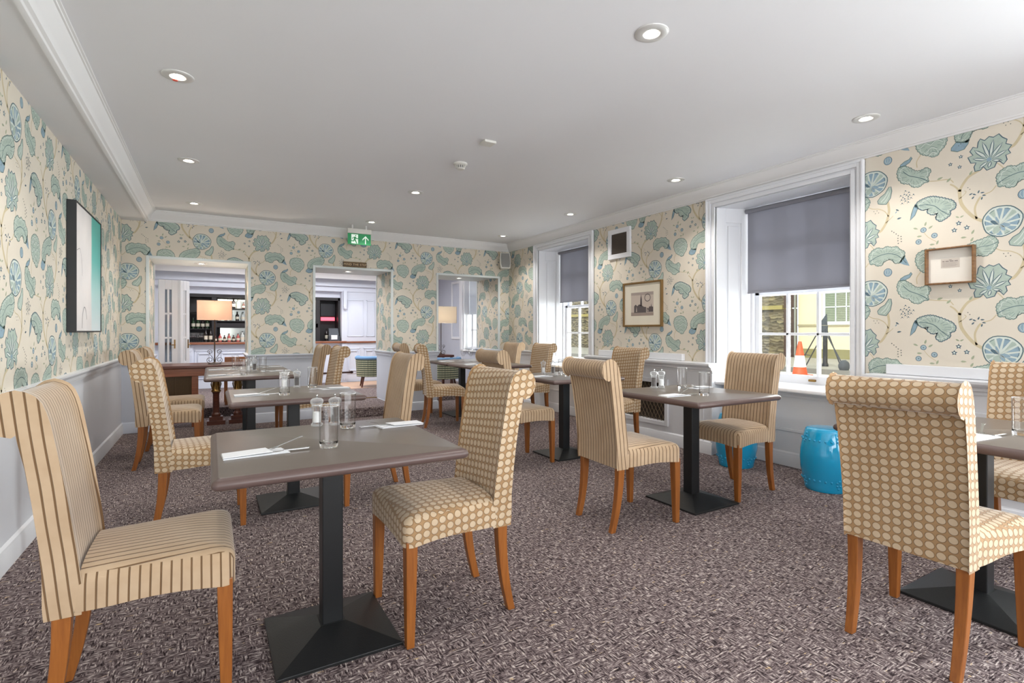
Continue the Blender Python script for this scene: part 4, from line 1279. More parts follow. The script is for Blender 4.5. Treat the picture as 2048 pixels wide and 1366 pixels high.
# ---------------------------------------------------------------- ceiling fittings
def make_downlight():
    t = thing('downlight', 'x', 'ceiling light')
    MB().lathe([(.036, -.001), (.040, -.007), (.050, -.009), (.066, -.007), (.076, -.004), (.078, -.001), (.078, 0), (.036, 0)], 32, close=True).build('bezel', SILVER, t, smooth=40)
    MB().lathe([(0, -.004), (.024, -.004), (.027, -.003), (.027, -.001), (0, -.001)], 28).build('lens', LAMPON, t, smooth=40)
    remember(t)
    return t
DL = make_downlight()
rows = {1.765: 'nearest the camera', 3.37: 'second', 4.995: 'third', 6.64: 'farthest'}
for x, col in ((-.155, 'left row'), (1.785, 'middle row'), (3.715, 'window row')):
    for y, rn in rows.items():
        if x < 0 and y < 2: continue
        if abs(x - 1.785) < .01 and abs(y - 3.37) < .01: continue
        if abs(x - 3.715) < .01 and y < 1: continue
        if x < 0: rn = {3.37: 'nearest the camera', 4.995: 'middle one', 6.64: 'farthest'}[y]
        if 1 < x < 2: rn = {1.765: 'nearest the camera', 4.995: 'middle one', 6.64: 'farthest'}[y]
        dl = place(DL, (x, y, HC), 0, 'round recessed ceiling downlight, %s, %s of its row' % (col, rn), 'recessed downlights')
        if x < 0 and y < 4: MB().lathe([(0, -.0105), (.013, -.0105), (.013, -.008), (0, -.008)], 12, (-.014, .042, 0)).build('red_indicator', mat('red_plastic', rgb(236, 84, 66), .4), dl)
        light('downlight_beam', 'SPOT', (x, y, HC - .03), (0, 0, 0), 25, (1, .96, .90), spot_size=math.radians(120), spot_blend=.8, shadow_soft_size=.03)
t = thing('smoke_detector', 'white slotted smoke detector on the ceiling', 'smoke detector', (1.80, 3.945, HC))
MB().lathe([(0, 0), (.058, 0), (.058, -.010), (.050, -.018), (.044, -.020), (0, -.020)], 32).build('base', PLASTIC, t, smooth=40)
mb = MB().lathe([(0, -.020), (.026, -.020), (.026, -.044), (0, -.044)], 24, mat=1)
for k in range(14):
    a = 2 * PI * k / 14
    mb.tube([(.042 * math.cos(a), .042 * math.sin(a), -.018), (.034 * math.cos(a), .034 * math.sin(a), -.044)], .0028, 6)
mb.lathe([(0, -.043), (.038, -.043), (.030, -.050), (0, -.050)], 24)
mb.build('sensor_cage', [PLASTIC, GREYCLOTH], t, smooth=40)
t = MB().box(-.048, .048, -.048, .048, -.018, 0).build('blanking_plate', PLASTIC, bevel=.004, loc=(1.77, 3.395, HC))
tag(t, 'small square white plate on the ceiling behind the smoke detector', 'ceiling plate')

# exit sign hung from the ceiling
t = thing('exit_sign', 'green and white running man exit sign hanging at the cornice', 'sign', (1.70, 6.93, HC))
MB().box(-.155, .155, -.025, .025, -.115, -.052).build('housing', PLASTIC, t, bevel=.005)
MB().box(-.10, -.08, -.008, .008, -.06, 0).box(.08, .10, -.008, .008, -.06, 0).build('bracket', SILVER, t)
MB().box(-.150, .150, -.006, .006, -.258, -.115).build('panel', SIGNG, t, bevel=.001)
def sgn(polys, name, m, y=-.0072):
    mb = MB()
    for p in polys: mb.add([(a, y, b) for a, b in p], [list(range(len(p)))])
    return mb.build(name, m, t)
def Z(x, z): return (-.150 + x * .300, -.258 + z * .143)
door = [Z(.15, .08), Z(.15, .92), Z(.44, .92), Z(.44, .08)]
arrow = [Z(.63, .40), Z(.745, .66), Z(.745, .08), Z(.785, .08), Z(.785, .66), Z(.90, .40), Z(.90, .54), Z(.765, .84), Z(.63, .54)]
sgn([door], 'doorway_mark', SIGNW); sgn([arrow], 'arrow_mark', SIGNW)
man = [[Z(.335 + .028 * math.cos(a), .80 + .055 * math.sin(a)) for a in [k * PI / 5 for k in range(10)]],
       [Z(.27, .70), Z(.34, .70), Z(.36, .62), Z(.32, .42), Z(.25, .40)],
       [Z(.28, .70), Z(.20, .62), Z(.18, .50), Z(.205, .49), Z(.225, .60), Z(.30, .64)],
       [Z(.34, .68), Z(.39, .56), Z(.46, .60), Z(.46, .53), Z(.38, .48), Z(.33, .58)],
       [Z(.25, .44), Z(.24, .34), Z(.14, .34), Z(.14, .27), Z(.26, .26), Z(.30, .42)],
       [Z(.28, .43), Z(.34, .43), Z(.36, .30), Z(.40, .10), Z(.36, .08), Z(.32, .26)]]
sgn(man, 'running_man', SIGNG, -.0084)

def text(body, size, name, m, parent, loc, rot, extrude=.0005, cx='CENTER'):
    cu = bpy.data.curves.new(name, 'FONT')
    cu.body = body; cu.size = size; cu.extrude = extrude
    cu.align_x = cx; cu.align_y = 'CENTER'; cu.space_character = 1.12
    o = bpy.data.objects.new(name, cu)
    dg = bpy.context.evaluated_depsgraph_get()
    COL.objects.link(o)
    dg.update()
    me = bpy.data.meshes.new_from_object(o.evaluated_get(dg))
    bpy.data.objects.remove(o); bpy.data.curves.remove(cu)
    me.materials.clear(); me.materials.append(m)
    q = bpy.data.objects.new(name, me); COL.objects.link(q)
    q.parent = parent; q.location = loc; q.rotation_euler = rot
    return q
t = thing('step_sign', 'small brown plaque reading MIND THE STEP above the middle opening', 'sign', (1.737, YB - .002, 2.095))
MB().box(-.160, .160, -.014, 0, -.036, .036).build('plaque', mat('brown_plaque', rgb(74, 52, 30), .5), t, bevel=.003)
MB().box(-.153, .153, -.0146, -.013, -.030, -.027).box(-.153, .153, -.0146, -.013, .027, .030).build('gold_line', BRASS, t)
text('MIND THE STEP', .040, 'lettering', mat('cream_lettering', rgb(226, 196, 150), .5), t, (0, -.015, -.001), (PI / 2, 0, 0))

# wall speaker in the corner
t = thing('wall_speaker', 'white wall speaker tilted down in the corner beside the window', 'speaker', (4.04, 7.17, 2.27))
t.rotation_euler = (math.radians(-12), 0, math.radians(-18))
mb = MB()
o1 = [(-.075, .13), (-.085, .06), (-.085, -.06), (-.072, -.13), (.072, -.13), (.085, -.06), (.085, .06), (.075, .13)]
mb.add([(x, -.07, z) for x, z in o1] + [(x * .8, .07, z * .85) for x, z in o1], [list(range(8)), [15 - i for i in range(8)]] + [[i, 8 + i, 8 + (i + 1) % 8, (i + 1) % 8] for i in range(8)])
fix_normals(mb.build('cabinet', PLASTIC, t, bevel=.008))
mb = MB().prism([(x * .84, -.071, z * .90) for x, z in o1], (0, -.006, 0))
fix_normals(mb.build('grille', GREYCLOTH, t, bevel=.003))
MB().tube([(.01, .06, 0), (.05, .11, .02), (.09, .13, .03)], .010, 8).build('bracket', PLASTIC, t)
MB().tube([(-.02, .06, .12), (-.01, .09, .17), (.06, .12, .19)], .003, 6).build('cable', BLACK, t)

# ventilation grille on the right wall
t = thing('air_vent', 'square white framed brown louvre vent high on the right wall', 'vent', (XR - .001, 4.675, 2.212))
mb = MB()
for (y0, y1, z0, z1) in ((-.192, .192, -.178, -.120), (-.192, .192, .120, .178), (-.192, -.135, -.120, .120), (.135, .192, -.120, .120)): mb.box(-.028, 0, y0, y1, z0, z1)
mb.build('frame', WHITE, t, bevel=.005)
MB().box(-.012, -.004, -.136, .136, -.121, .121).build('backing', VENTD, t)
mb = MB()
for k in range(22): mb.box(-.022, -.010, -.134, .134, -.116 + k * .0105, -.112 + k * .0105)
mb.build('louvre', VENTD, t)

# ---------------------------------------------------------------- pictures
def frame(name, label, cat, loc, rz, w_, h_, fw, fd, m, depth_inset):
    """upright frame facing -Y in its own axes"""
    t = thing(name, label, cat, loc, rz)
    mb = MB()
    a, b = w_ / 2, h_ / 2
    mb.box(-a, -a + fw, -fd, 0, -b, b).box(a - fw, a, -fd, 0, -b, b).box(-a + fw, a - fw, -fd, 0, b - fw, b).box(-a + fw, a - fw, -fd, 0, -b, -b + fw)
    mb.build('frame', m, t, bevel=.003)
    return t
# abstract canvas on the left wall: local x runs along +Y
t = frame('framed_painting', 'large black framed abstract painting in pale grey and turquoise on the left wall', 'painting', (XL + .001, 5.203, 1.633), PI / 2, .972, .94, .012, .056, mat('black_frame', rgb(44, 44, 46), .5), 0)
def paint():
    m, nt, p = new_mat('abstract_canvas')
    co = objco(nt)
    sep = N(nt, 'ShaderNodeSeparateXYZ'); nt.links.new(co, sep.inputs[0])
    x, z = sep.outputs[0], sep.outputs[2]
    wv = mathn(nt, 'MULTIPLY', mathn(nt, 'SUBTRACT', noise(nt, co, 1.6, 2), .5), .10)
    xx = mathn(nt, 'ADD', x, wv)
    teal = ramp(nt, mathn(nt, 'ADD', mathn(nt, 'MULTIPLY', z, 1.05), .5), [(0, rgb(214, 224, 228)), (.3, rgb(176, 214, 214)), (.62, rgb(92, 188, 180)), (1, rgb(74, 176, 164))])
    grey = ramp(nt, noise(nt, co, 2.5, 4), [(.3, rgb(216, 212, 212)), (.7, rgb(236, 230, 228))])
    c = mixc(nt, ramp(nt, mathn(nt, 'ADD', xx, .5), [(.56, 0.0), (.61, 1.0)]), grey, teal)
    nt.links.new(c, p.inputs['Base Color'])
    p.inputs['Roughness'].default_value = .45
    return m
MB().box(-.474, .474, -.050, -.002, -.458, .458).build('canvas', paint(), t)
mb = MB()
ar = smooth_line([(-.27, -.44), (-.25, -.34), (-.19, -.28), (-.13, -.31), (-.10, -.37)], 5)
for q in stroke(ar, .007): mb.add([(a, -.0508, b) for a, b in q], [[0, 1, 2, 3]])
for q in stroke(smooth_line([(-.44, .12), (-.34, .14), (-.28, .06), (-.26, -.05)], 5), .004): mb.add([(a, -.0508, b) for a, b in q], [[0, 1, 2, 3]])
mb.build('dark_brushstroke', mat('charcoal_stroke', rgb(120, 118, 124), .6), t)

# engraving between the windows: local x runs along -Y
t = frame('framed_engraving', 'gold framed old church engraving with cream mount between the windows', 'picture', (XR - .001, 4.298, 1.474), -PI / 2, .607, .508, .022, .030, mat('gilt_frame', rgb(134, 104, 62), .4, .35, var=.2), 0)
MB().box(-.285, .285, -.016, -.004, -.235, .235).build('mount', mat('cream_mount', rgb(226, 218, 200), .8), t)
mb = MB()
def flat(pts, k, l): mb.add([(a, -.0165 - .0003 * l, b) for a, b in pts], [list(range(len(pts)))], k)
flat([(-.175, -.13), (.175, -.13), (.175, .135), (-.175, .135)], 0, 0)
flat([(-.175, -.13), (.175, -.13), (.175, -.095), (-.175, -.09)], 1, 1)
flat([(-.175, .105), (.175, .10), (.175, .135), (-.175, .135)], 3, 1)
flat([(-.125, -.095), (-.125, -.02), (-.10, .0), (-.075, -.02), (-.045, .0), (.0, -.015), (.03, -.03), (.065, -.035), (.065, -.095)], 2, 2)
flat([(-.03, -.02), (-.026, .055), (-.014, .115), (-.002, .055), (.002, -.02)], 2, 2)
flat([(.075, -.09), (.075, -.04), (.10, -.05), (.11, -.03), (.135, -.03), (.142, .005), (.148, -.03), (.17, -.035), (.17, -.09)], 2, 2)
flat([(-.095, -.085), (-.085, -.02), (-.078, -.085)], 0, 3); flat([(.085, -.085), (.09, -.05), (.10, -.085)], 0, 3)
for q in stroke([(.085 + .043 * math.cos(a), .07 + .040 * math.sin(a)) for a in [k * PI / 8 for k in range(16)]], .008, True): flat(q, 2, 3)
mb.build('print', [mat('old_paper', rgb(196, 182, 170), .8), mat('print_ground', rgb(158, 142, 132), .8), mat('print_ink', rgb(92, 84, 84), .8), mat('print_cloud', rgb(168, 154, 146), .8)], t)
# small deep box frame
t = frame('framed_notice', 'small walnut box frame with a printed slip, alone on the right wall', 'picture', (XR - .001, 1.49, 1.603), -PI / 2, .262, .242, .011, .042, FRAMEWOOD, 0)
MB().box(-.121, .121, -.006, -.001, -.111, .111).build('mount', mat('ivory_mount', rgb(232, 226, 216), .8), t)
mb = MB().box(-.052, .048, -.0072, -.005, -.012, .048)
mb.build('paper_slip', mat('aged_slip', rgb(200, 190, 180), .8), t)
mb = MB()
for z, a, b in ((.038, -.008, .006),): mb.box(a, b, -.0078, -.007, z - .0015, z + .0015)
x0 = -.044
for wd in (.012, .018, .020, .018):
    mb.box(x0, x0 + wd, -.0078, -.007, .0285, .0325); x0 += wd + .005
for k in range(6): mb.box(-.044, .040 - (k % 3) * .006, -.0076, -.007, .0215 - k * .0050, .0222 - k * .0050)
mb.build('printed_lines', mat('faded_ink', rgb(110, 100, 96), .8), t)

# ---------------------------------------------------------------- turquoise garden stools
def make_stool():
    t = thing('ceramic_stool', 'x', 'stool')
    prof = [(0, .455), (.10, .455), (.125, .452), (.134, .445), (.141, .425), (.158, .36), (.170, .29), (.174, .23), (.170, .16), (.158, .09), (.145, .03), (.143, .008), (.138, 0), (0, 0)]
    MB().lathe(prof, 48).build('body', TURQ, t, smooth=50)
    mb = MB()
    def rad(z):
        for (r0, z0), (r1, z1) in zip(prof, prof[1:]):
            if z1 <= z <= z0: return r0 + (r1 - r0) * (z0 - z) / (z0 - z1)
        return .15
    def stud(a, z):
        r = rad(z)
        c = (r * math.cos(a), r * math.sin(a), z)
        mb.lathe([(0, -.0085), (.006, -.006), (.0085, 0), (.006, .006), (0, .0085)], 8, c)
    for k in range(26):
        a = 2 * PI * k / 26
        stud(a, .372); stud(a, .082)
    for k in range(4):
        a = 2 * PI * k / 4 + math.radians(240)
        for da, dz in ((-.07, .024), (.07, .024), (0, .046), (.0, -.012)): stud(a + da, .372 + dz); stud(a + da, .082 - dz)
    mb.build('stud_band', TURQ, t, smooth=60)
    remember(t)
    return t
ST = make_stool()
place(ST, (3.965, 2.155, 0), 0, 'turquoise ceramic drum stool in full view under the tall window', 'ceramic garden stools')
place(ST, (3.98, 2.93, 0), .3, 'turquoise ceramic drum stool half hidden behind the legs of the striped chair', 'ceramic garden stools')

# ---------------------------------------------------------------- desk with lamp in the left opening
t = thing('writing_desk', 'dark red wooden desk with cane front standing in the left opening', 'desk', (-.10, 7.72, 0))
MB().box(-.52, .50, -.33, .33, .715, .750).build('desktop', DARKWOOD, t, bevel=.006)
MB().box(-.505, .485, -.31, .31, .62, .714).build('apron', MIDWOOD, t, bevel=.003)
for x0, x1 in ((-.50, -.42), (-.10, -.03)): MB().box(x0, x1, -.305, -.25, .0, .62).build('stile', MIDWOOD, t, bevel=.003)
mb = MB().box(-.42, -.10, -.29, -.28, .10, .62)
for k in range(32): mb.tube([(-.415 + k * .0102, -.292, .10), (-.415 + k * .0102, -.292, .62)], .0035, 5)
mb.box(-.27, -.262, -.30, -.29, .10, .62)
mb.build('cane_panel', mat('cane_weave', rgb(84, 62, 34), .5, var=.2, scale=90), t)
MB().box(-.42, -.10, -.305, -.275, .06, .11).build('lower_rail', MIDWOOD, t, bevel=.003)
for sx in (.16, .40):
    l = MB().lathe([(0, .10), (.052, .10), (.052, .13), (.038, .15), (.036, .38), (.044, .40), (.050, .41), (0, .41)], 20, (sx, -.22, 0)).box(sx - .10, sx + .10, -.29, -.15, 0, .05).box(sx - .075, sx + .075, -.275, -.165, .05, .10).build('column_leg', DARKWOOD, t, smooth=30)
    mb = MB().lathe([(0, .41), (.055, .41), (.055, .425), (.040, .44), (.034, .50), (.044, .56), (.060, .60), (.060, .62), (0, .62)], 20, (sx, -.22, 0))
    for k in range(8):
        a = 2 * PI * k / 8
        mb.tube([(sx + .04 * math.cos(a), -.22 + .04 * math.sin(a), .44), (sx + .055 * math.cos(a), -.22 + .055 * math.sin(a), .50), (sx + .045 * math.cos(a), -.22 + .045 * math.sin(a), .55), (sx + .066 * math.cos(a), -.22 + .066 * math.sin(a), .60)], .007, 6)
    mb.build('brass_capital', BRASS, l, smooth=40)

for (a, b, zt), nm in zip(OPEN, ('left', 'middle', 'right')):
    place(DL, ((a + b) / 2, 7.72, zt), 0, 'small downlight in the head of the %s opening' % nm, 'recessed downlights')
    light('opening_beam', 'SPOT', ((a + b) / 2, 7.72, zt - .03), (0, 0, 0), 6, (1, .92, .82), spot_size=math.radians(150), spot_blend=.8, shadow_soft_size=.03)

def shade_mat(name, col):
    m = bpy.data.materials.new(name); m.use_nodes = True
    nt = m.node_tree; p = nt.nodes['Principled BSDF']; o = nt.nodes['Material Output']
    f = noise(nt, objco(nt), 180, 2)
    c = mixc(nt, f, col, tuple(v * .94 for v in col[:3]) + (1,))
    nt.links.new(c, p.inputs['Base Color']); p.inputs['Roughness'].default_value = .8
    tr = N(nt, 'ShaderNodeBsdfTranslucent'); nt.links.new(c, tr.inputs[0])
    mx = N(nt, 'ShaderNodeMixShader'); mx.inputs[0].default_value = .5
    nt.links.new(p.outputs[0], mx.inputs[1]); nt.links.new(tr.outputs[0], mx.inputs[2]); nt.links.new(mx.outputs[0], o.inputs[0])
    return m
def table_lamp(label, loc, hw, hd, z0, z1, col, lc, power, rz=0):
    t = thing('table_lamp', label, 'lamp', loc, rz)
    mb = MB()
    th = .003
    for a, b, c, d in ((-hw, hw, -hd, -hd + th), (-hw, hw, hd - th, hd), (-hw, -hw + th, -hd, hd), (hw - th, hw, -hd, hd)): mb.box(a, b, c, d, z0, z1)
    mb.build('lamp_shade', shade_mat('shade_linen', col), t)
    iron = mat('bronze_iron', rgb(76, 62, 52), .45, .5, var=.2)
    MB().lathe([(0, 0), (.075, 0), (.075, .008), (.03, .016), (.009, .03), (.007, .10), (.007, z0 + .02), (.010, z0 + .03), (0, z0 + .05)], 20).build('stem', iron, t, smooth=40)
    for sx in (-1, 1):
        def spiral(cx, cz, r, a0, turns, sg, n=26):
            return [(sx * (cx + r * (1 - .75 * k / n) * math.cos(a0 + sg * turns * 2 * PI * k / n)), 0, cz + r * (1 - .75 * k / n) * math.sin(a0 + sg * turns * 2 * PI * k / n)) for k in range(n + 1)]
        o = MB().tube([(0, 0, .02), (sx * .03, 0, .012)] + spiral(.052, .052, .040, -PI / 2, 1.3, 1), .0034, 6)
        o.tube([(sx * .006, 0, .03), (sx * .018, 0, .075), (sx * .045, 0, .115), (sx * .065, 0, .14)] + spiral(.050, .155, .030, 0, 1.2, 1), .0034, 6)
        o.build('iron_scroll', iron, t, smooth=50)
    MB().box(-hw, hw, -.003, .003, z1 - .012, z1 - .008).box(-.003, .003, -hd, hd, z1 - .012, z1 - .008).tube([(0, 0, z0 + .04), (0, 0, z1 - .01)], .003, 6).build('shade_carrier', iron, t)
    MB().lathe([(0, z0 + .05), (.018, z0 + .06), (.028, z0 + .09), (.022, z0 + .12), (0, z0 + .135)], 16).build('bulb', emit('warm_bulb', (1, .75, .5, 1), 6), t, smooth=60)
    light('lamp_glow', 'POINT', (loc[0], loc[1], loc[2] + z0 + .16), (0, 0, 0), power, lc, shadow_soft_size=.03)
    return t
table_lamp('table lamp with glowing peach oblong shade on the desk in the left opening', (.045, 7.62, .751), .195, .09, .562, .805, rgb(242, 222, 206), (1, .85, .70), 8)

# ---------------------------------------------------------------- bar room beyond the openings
Y2, ZF, HB, XB0, XB1 = 11.55, .125, 2.42, -1.08, 4.42
WHITEB = mat('bar_white_paint', rgb(222, 226, 238), .4, var=.015)
struct(MB().box(XB0, 4.75, YI + .012, Y2 + .2, -.12, ZF).build('floor', CARPET))
struct(MB().box(2.0, 3.6, 9.55, 10.80, ZF - .01, ZF + .004).build('floor', OAKFLOOR))
struct(MB().box(XB0 - .15, 4.75, YI, Y2 + .2, HB, HB + .15).build('ceiling', CEIL))
mb = MB().box(XB0 - .15, XB0, YI, Y2 + .2, 0, HB + .05, iBG)
wallpaper(mb, (XB0, 0, 0), (0, 1, 0), (1, 0, 0), YI, Y2, .9, HB, (8.6, 1.8))
struct(mb.build('wall_left', WALLMATS))
mb = MB().box(XB0, 4.75, Y2, Y2 + .2, 0, HB + .05, 0).box(XB1, 4.75, YI, 8.55, 0, HB + .05, 0).box(XB1, 4.75, 9.55, Y2, 0, HB + .05, 0).box(XB1, 4.75, 8.55, 9.55, 0, .80, 0).box(XB1, 4.75, 8.55, 9.55, 2.28, HB, 0)
struct(mb.build('wall_far', mat('far_room_grey', rgb(196, 200, 212), .5)))
CB = [(0, 2.20), (.02, 2.20), (.04, 2.25), (.12, 2.33), (.20, 2.36), (.22, 2.40), (.22, 2.43), (0, 2.43)]
rail('trim_6', CB, [((XB0, 10.62), (3.05, 10.62), (0, -1)), ((XB0, YI), (XB0, 10.62), (1, 0))], CORN)
t = thing('bar_cabinet', 'white panelled bar front with bottle recess beyond the openings', 'bar', (1.0, 10.9, ZF))
def lb(x0, x1, y0, y1, z0, z1, m=0, mb=None): (mb or g).box(x0 - 1.0, x1 - 1.0, y0 - 10.9, y1 - 10.9, z0 - ZF, z1 - ZF, m)
g = MB(); lb(-1.0, 2.33, 10.90, 11.0, ZF, .925); lb(2.33, 3.05, 10.86, 11.5, ZF, .925)
for a, b in ((-.25, .05), (.12, .62), (.70, 1.30), (1.38, 2.0), (2.40, 2.68), (2.74, 3.0)):
    y = 10.90 if b < 2.2 else 10.86
    for q, e in ((0, .014), (.05, .020)):
        lb(a + q, b - q, y - e, y, .30 + q, .32 + q); lb(a + q, b - q, y - e, y, .80 - q, .82 - q)
        lb(a + q, a + q + .02, y - e, y, .30 + q, .82 - q); lb(b - q - .02, b - q, y - e, y, .30 + q, .82 - q)
g.build('panelled_front', WHITEB, t, bevel=.004)
for x in (-.32, 2.36):
    g = MB()
    y = 10.90 if x < 1 else 10.86
    lb(x - .05, x + .05, y - .03, y, ZF, .92)
    for k in range(4): lb(x - .034 + k * .02, x - .026 + k * .02, y - .04, y - .03, ZF + .05, .74)
    g.lathe([(0, -.012), (.03, -.012), (.036, 0), (.03, .012), (0, .012)], 16, (0, 0, 0))
    n_ = 16 * 5
    g.v[-n_:] = [(x - 1.0 + p[0], y - 10.9 - .035 + p[2], .83 - ZF + p[1]) for p in g.v[-n_:]]
    g.build('fluted_pilaster', WHITEB, t, smooth=30)
g = MB(); lb(-1.0, 2.40, 10.80, 11.05, .925, .965); lb(2.33, 3.10, 10.82, 11.3, .925, .955)
g.build('counter_slab', MIDWOOD, t, bevel=.008)
g = MB(); lb(-1.0, 2.36, 10.74, 10.76, .905, .925)
lb(1.9, 2.40, 10.80, 10.82, .20, .22)
g.v = g.v[:0]; g.f = []; g.m = []; g.uv = []
g.tube([(.9, -.20, .21), (1.45, -.20, .21)], .018, 10); g.lathe([(0, -.03), (.03, -.02), (.034, 0), (.03, .02), (0, .03)], 14, (1.47, -.20, .21)); g.tube([(1.3, -.20, .21), (1.3, 0, .21)], .01, 8)
g.build('foot_rail', mat('dark_bronze_rail', rgb(60, 44, 40), .3, .8), t, smooth=50)
g = MB()
lb(-1.0, -.36, 11.15, 11.55, .965, 2.10); lb(2.34, 3.05, 11.0, 11.55, .955, 2.10); lb(-.36, 2.34, 11.15, 11.55, 1.86, 2.10); lb(-1.0, 3.05, 10.98, 11.15, 1.98, 2.22); lb(-1.0, 3.05, 10.90, 10.98, 2.08, 2.25)
for a, b in ((2.45, 2.78), (2.84, 3.02)):
    for q, e in ((0, .012), ):
        lb(a, b, 11.0 - e, 11.0, 1.05, 1.07); lb(a, b, 11.0 - e, 11.0, 1.80, 1.82); lb(a, a + .02, 11.0 - e, 11.0, 1.05, 1.82); lb(b - .02, b, 11.0 - e, 11.0, 1.05, 1.82)
lb(-.46, -.36, 11.10, 11.15, 1.55, 1.98); lb(2.36, 2.43, 10.92, 11.0, 1.66, 2.0)
g.lathe([(0, -.05), (.035, -.035), (.045, 0), (.035, .035), (0, .05)], 14, (-.41 - 1, 11.11 - 10.9, 1.53 - ZF)); g.lathe([(0, -.04), (.03, -.02), (.04, 0), (.03, .02), (0, .04)], 14, (2.40 - 1, 10.95 - 10.9, 1.64 - ZF))
g.build('upper_surround', WHITEB, t, bevel=.004)
g = MB(); lb(-.36, 2.34, 11.50, 11.54, .965, 1.86); lb(.02, .10, 11.16, 11.5, .965, 1.86); lb(.10, 1.9, 11.16, 11.5, 1.24, 1.32); lb(1.86, 1.94, 11.16, 11.5, .965, 1.86); lb(-.36, -.33, 11.15, 11.5, .965, 1.86); lb(2.30, 2.34, 11.15, 11.5, .965, 1.86)
lb(-.36, 2.34, 11.15, 11.5, 1.80, 1.86)
g.build('dark_recess', DARK, t)
g = MB(); lb(.10, 1.9, 11.17, 11.45, 1.585, 1.60); lb(-.36, .02, 11.17, 11.45, 1.20, 1.215); lb(-.36, .02, 11.17, 11.45, 1.52, 1.535); lb(.10, 1.9, 11.17, 11.45, 1.352, 1.367)
g.build('bottle_shelf', DARK, t)
g = MB(); lb(.16, 1.8, 11.48, 11.50, .99, 1.23); lb(.12, 1.85, 11.485, 11.50, 1.37, 1.79)
g.build('mirror_panel', mat('pale_mirror', rgb(214, 218, 206), .15, .6, var=.1, scale=5), t)
light('bar_strip', 'AREA', (.9, 11.22, 1.79), (0, 0, 0), 8, (1, .9, .8), shape='RECTANGLE', size=2.2, size_y=.06)
light('bar_spot', 'SPOT', (2.62, 10.62, 2.16), (math.radians(22), 0, 0), 4, (.95, .96, 1), spot_size=math.radians(46), spot_blend=.5, shadow_soft_size=.02)
light('bar_ceiling', 'AREA', (1.4, 9.4, HB - .02), (0, 0, 0), 62, (.97, .98, 1), shape='RECTANGLE', size=3.4, size_y=1.2)

# things standing on the bar
def bottle(name, m, ml, h, r, lab):
    t = thing(name, 'x', 'bottle')
    MB().lathe([(0, 0), (r, 0), (r, h * .58), (r * .9, h * .65), (r * .36, h * .76), (r * .32, h * .95), (r * .40, h * .955), (r * .40, h), (0, h)], 14).build('glass_body', m, t, smooth=40)
    MB().lathe([(r * 1.01, h * .18), (r * 1.02, h * .18), (r * 1.02, h * .46), (r * 1.01, h * .46)], 14, close=True).build('paper_label', ml, t, smooth=40)
    MB().lathe([(0, h * .94), (r * .45, h * .94), (r * .45, h * 1.02), (0, h * 1.02)], 10).build('cap', DARK, t, smooth=30)
    remember(t); return t
LBL = mat('bottle_label', rgb(222, 214, 196), .7, var=.25, scale=40)
B = [bottle('spirit_bottle', mat('pale_spirit', rgb(205, 210, 205), .1), LBL, .28, .038, 0), bottle('spirit_bottle', mat('dark_spirit', rgb(38, 30, 28), .1), LBL, .29, .036, 0),
     bottle('wine_bottle', mat('green_wine_glass', rgb(40, 62, 38), .1), LBL, .30, .038, 0), bottle('liqueur_bottle', mat('pink_liqueur', rgb(196, 96, 92), .1), LBL, .22, .034, 0),
     bottle('mixer_bottle', mat('brown_mixer', rgb(78, 40, 30), .1), LBL, .18, .028, 0)]
random.seed(11)
rowsB = [('top shelf', .30, .64, 11.33, 1.602, [0, 1, 0, 4, 0], .72), ('middle shelf', .16, .64, 11.33, 1.369, [0, 4, 0, 1, 0, 0], .62), ('left shelf', -.28, -.05, 11.33, 1.217, [2, 2, 1, 2], .72), ('counter', .08, .60, 11.13, .967, [4, 3, 4, 3, 4, 3, 0, 0], .72), ('till recess', 2.10, 2.26, 11.33, .967, [1, 0, 1], .9), ('counter by the glasses', -.075, .0, 11.15, .967, [1, 1], .9)]
ORD = ['first', 'second', 'third', 'fourth', 'fifth', 'sixth', 'seventh', 'eighth']
names = ['pale', 'dark', 'green', 'pink', 'small brown']
for nm, x0, x1, y, z, seq, sc in rowsB:
    for i, k in enumerate(seq):
        o = place(B[k], (x0 + (x1 - x0) * i / max(1, len(seq) - 1), y, z), random.random(), '%s bottle, %s from the left on the %s of the distant bar' % (names[k], ORD[i], nm), 'bottles, bar %s' % nm)
        o.scale = (.85, .85, sc * .96)
for i in range(7):
    o = place(P['w'], (-.33 + i * .034 * 1.0, 10.93 + (i % 2) * .075, .966), 0, 'upturned-row wine glass at the left end of the distant bar counter', 'wine glasses on the bar')
    o['label'] = 'stemmed glass, %s from the left on the distant bar counter' % ORD[i]
    o.scale = (.8, .8, 1)
for i, k in enumerate(B):
    if not k.get('used'): bpy.data.objects.remove(k)
t = thing('wall_screen', 'dark till screen glimpsed through the middle opening', 'screen', (2.16, 11.40, 1.50))
MB().box(-.17, .13, -.02, .02, -.02, .25).build('panel', mat('screen_black', rgb(28, 26, 30), .25), t, bevel=.004)
t = MB().box(-.16, .12, -.01, .01, 0, .075).build('neon_sign', NEON, bevel=.006, loc=(2.15, 11.36, 1.385))
tag(t, 'glowing red strip sign under the screen behind the bar', 'sign')
t = thing('till', 'grey till with papers on the bar seen through the middle opening', 'till', (2.20, 11.05, .966))
MB().box(-.11, .10, -.06, .10, 0, .10).prism([(-.10, -.02, .10), (.09, -.02, .10), (.09, .06, .26), (-.10, .06, .26)], (0, .02, 0)).build('body', mat('till_grey', rgb(70, 74, 82), .5), t, bevel=.004)
MB().box(-.07, .05, -.065, -.045, .03, .12).build('paper_stack', PAPER, t)

